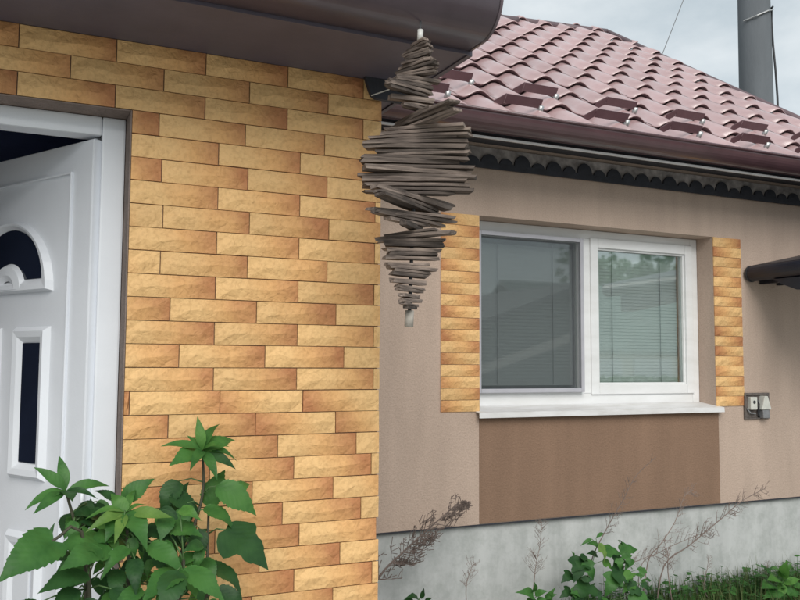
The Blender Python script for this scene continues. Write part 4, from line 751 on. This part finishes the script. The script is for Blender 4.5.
for nm_, lv, lb in (('leafy_weed', WEED2, 'bright green leafy weed at the lower right corner of the picture'), ('leafy_weed', WEED3, 'small low green weed left of the tall weed, half cut by bottom edge'), ('leafy_weed', WEED4, 'tiny dark green weed near the brick corner at the bottom edge')):
    c = mids(lv); top = max(l[0][2] for l in lv)
    weed(nm_, lb, lv, [[(c.x, c.y, GZ), (c.x+.01, c.y, (GZ+top)/2), (c.x, c.y, top)]], (c.x, c.y, GZ), 1.05)
DL = ['dark feathery dry seed stalk leaning out from behind the brick corner', 'short dry twiggy stalk left below the brown panel', 'upright dry twiggy stalk at the left end under the window', 'long thin dry stem leaning right across the brown panel',
      'dry forked stem leaning right beneath the middle of the window', 'longest dry stem slanting right up to the panel corner', 'low dry stem spreading right just above the grass', 'thick short dry stem upright in the tangle of twigs',
      'short dry stem standing alone in grass right of the tangle', 'short dry stem beside the bright leafy weed at right', 'arched dry stem bending down right of the tall green weed']
rd = random.Random(4)
for (pts, ntw, ln, thk), lb in zip(STALKS, DL):
    t_ = thing('dry_stalk', lb, 'dried plant', pts[0], 'dry stalks along the plinth')
    first = lb.startswith('dark')
    sm = stem(pts, thk*1.0, thk*.35, t_, 'dryhead' if first else 'dry')
    tw = MB()
    for i in range(ntw):
        f = (.22 if first else .35)+(.78 if first else .65)*rd.random(); k = min(int(f*(len(sm)-1)), len(sm)-2); p = sm[k].lerp(sm[k+1], rd.random())
        d = (sm[k+1]-sm[k]).normalized(); sd_ = Vector((-d.z, rd.uniform(-.4, .4), d.x))*rd.choice((-1, 1))
        if first and rd.random() < .6: sd_ = Vector((d.z, rd.uniform(-.4, .4), -d.x))
        l = ln*rd.uniform(.35, 1)*(1.1-.6*f)
        e = p+(d*.75+sd_*.8).normalized()*l; mid = p.lerp(e, .5)+Vector((0, 0, rd.uniform(-.006, .01)))
        tw.tube([p, mid, e], [thk*.34, thk*.26, thk*.16], 4, False)
        for q in range(5 if first else 3):
            s0 = p.lerp(e, rd.uniform(.3, 1)); l2 = l*rd.uniform(.2, .45); e2 = s0+(d+Vector((rd.uniform(-1, 1), rd.uniform(-.6, .6), rd.uniform(-1, 1)))).normalized()*l2
            tw.tube([s0, e2], [thk*.24, thk*(.34 if first else .14)], 4, False)
    tag(tw.build('twigs', 'dryhead' if first else 'dry', t_), kind='stuff')
# grass and ground weeds along the far wall and over the yard
rg = random.Random(8); gm = MB()
def blade(x, y, h, wd, lean):
    a = rg.uniform(0, 6.283); dx, dy = math.cos(a), math.sin(a); px, py = -dy*wd, dx*wd; b_ = lean*h
    gm.add([(x-px, y-py, GZ-.01), (x+px, y+py, GZ-.01), (x-px*.7+dx*b_*.3, y-py*.7+dy*b_*.3, GZ+h*.55), (x+px*.7+dx*b_*.3, y+py*.7+dy*b_*.3, GZ+h*.55), (x+dx*b_, y+dy*b_, GZ+h)], [(0,1,3,2),(2,3,4)])
for i in range(6000):
    x = rg.uniform(1.2, 6.2); y = max(3.32, Y2-abs(rg.gauss(0, .28))-.01)
    k = .45+.55*min(1, max(0, (x-2.6)/1.2)); cl = .6+.9*max(0, noise.noise((x*2.2, y*2.2, 3)))
    blade(x, y, rg.uniform(.06, .30)*k*cl*(1.5 if rg.random() < .06 else 1), rg.uniform(.0015, .004), rg.uniform(.1, .7))
tag(gm.build('grass', 'grass', origin=(0, 0, 0)), 'uneven green grass along the foot of the grey plinth', 'grass', kind='stuff')
# little broadleaf ground cover mixed into the grass strip
cm = MB()
for i in range(1700):
    x = rg.uniform(3.1, 5.6); y = Y2-abs(rg.gauss(0, .2))-.03; z = GZ+rg.uniform(.02, .2)*(.5+.5*rg.random()); s_ = rg.uniform(.010, .030)
    a = rg.uniform(0, 6.283); ux_ = Vector((math.cos(a), math.sin(a), rg.uniform(-.3, .4))).normalized()*s_; vx = Vector((-math.sin(a), math.cos(a), rg.uniform(-.5, .5))).normalized()*s_*.6; p = Vector((x, y, z))
    cm.add([p-ux_, p-ux_*.2+vx, p+ux_*.5+vx*.7, p+ux_*1.3, p+ux_*.5-vx*.7, p-ux_*.2-vx], [(0,1,2,3),(0,3,4,5)])
    cm.tube([(x, y, GZ-.01), p], .0012, 3, False)
tag(cm.build('ground_cover', 'leaf1', origin=(0, 0, 0)), 'small green leaves mixed through the grass by the plinth', 'ground cover', kind='stuff')

# ------------------------------------------------------------------ across the yard, seen as reflections in the window
shed = thing('garden_shed', 'low outbuilding with dark pitched roof reflected in left window pane', 'shed', (7.2, -4.6, GZ))
MB().box(6.0, 9.0, -6.2, -3.4, GZ, 1.9).build('wall', 'shedgreen', shed)
MB().extrude([(5.4, 1.72), (9.1, 3.0), (9.1, 2.9), (5.4, 1.62)], 'y', -6.5, -3.0).build('roof', 'shedroof', shed)
MB().add([(6.0, -3.401, 1.9), (9.0, -3.401, 1.9), (9.0, -3.401, 2.86), (6.0, -3.45, 1.9), (9.0, -3.45, 1.9), (9.0, -3.45, 2.86)], [(0,1,2),(5,4,3),(0,3,4,1),(1,4,5,2),(2,5,3,0)]).build('gable', 'shedgreen', shed)
MB().tube([(5.6, -3.2, .1), (5.6, -3.2, 1.68)], .06, 8).build('post', 'bark', shed)
MB().extrude([(6.0, 1.2), (8.9, 2.1), (8.9, 1.95), (6.0, 1.05)], 'y', -3.39, -3.3).build('brace', 'shedwall', shed)
hs2 = thing('neighbour_house', 'pale house with green roof reflected in right window pane', 'house', (18, -11, GZ))
MB().box(13, 25, -14, -9, GZ, 1.95).build('wall', 'shedwall', hs2)
MB().extrude([(-8.85, 1.93), (-11.5, 3.9), (-14.5, 1.85), (-14.5, 1.75), (-11.5, 3.8), (-8.85, 1.83)], 'x', 12.6, 25.4).build('roof', 'shedgreen', hs2)
for wx in (13.4, 15.1, 17.6, 20.8):
    MB().box(wx, wx+1.3, -9.0, -8.95, .9, 1.72).build('shutter', 'white', hs2, bevel=.02)
hd = thing('hedge', 'clipped green hedge in front of the pale house in the right pane reflection', 'hedge', (18, -7.4, GZ))
hm = MB(); rh = random.Random(9)
for i in range(5000):
    p = Vector((rh.uniform(10.5, 25), -7.4+rh.uniform(-.3, .3), GZ+rh.random()**.6*1.15)); u_ = Vector((rh.uniform(-1, 1), rh.uniform(-1, 1), rh.uniform(-1, 1))).normalized()*.1; v_ = u_.orthogonal().normalized()*.07
    hm.add([p-u_, p+v_, p+u_, p-v_], [(0, 1, 2, 3)])
hm.build('foliage', 'leaf1', hd)
def tree(x, y, h, label):
    t_ = thing('tree', label, 'tree', (x, y, GZ), 'trees across the yard'); rr_ = random.Random(int(x*10))
    MB().tube([(x, y, GZ), (x+.1, y, h*.3), (x, y+.1, h*.55)], [.2, .15, .08], 8).build('trunk', 'bark', t_)
    for k in range(5):
        a = k*1.26; MB().tube([(x, y, h*.35), (x+math.cos(a)*h*.12, y+math.sin(a)*h*.12, h*.55), (x+math.cos(a)*h*.22, y+math.sin(a)*h*.22, h*.72)], [.08, .05, .02], 6).build('limb', 'bark', t_)
    cr = MB(); cl = [(Vector((rr_.gauss(0, .16)*h, rr_.gauss(0, .16)*h, h*rr_.uniform(.4, .95))), rr_.uniform(.08, .16)*h) for _ in range(26)]
    for i in range(2600):
        c, r_ = rr_.choice(cl); d = Vector((rr_.gauss(0, 1), rr_.gauss(0, 1), rr_.gauss(0, 1))).normalized()*r_*rr_.uniform(.5, 1); p = Vector((x, y, 0))+c+d
        u_ = Vector((rr_.uniform(-1, 1), rr_.uniform(-1, 1), rr_.uniform(-1, 1))).normalized()*.12; v_ = u_.orthogonal().normalized()*.08
        cr.add([p-u_, p+v_, p+u_, p-v_], [(0, 1, 2, 3)])
    cr.build('crown', 'leaf1', t_)
for x, y, h, lb in ((20.5, -17, 5.4, 'left tree above the pale house in the right pane reflection'), (23.2, -18, 5.9, 'middle tree above the pale house in the right pane reflection'), (26, -17, 5.5, 'right tree above the pale house in the right pane reflection')): tree(x, y, h, lb)
print('roof tiles', ntile, 'objects', len(bpy.data.objects))
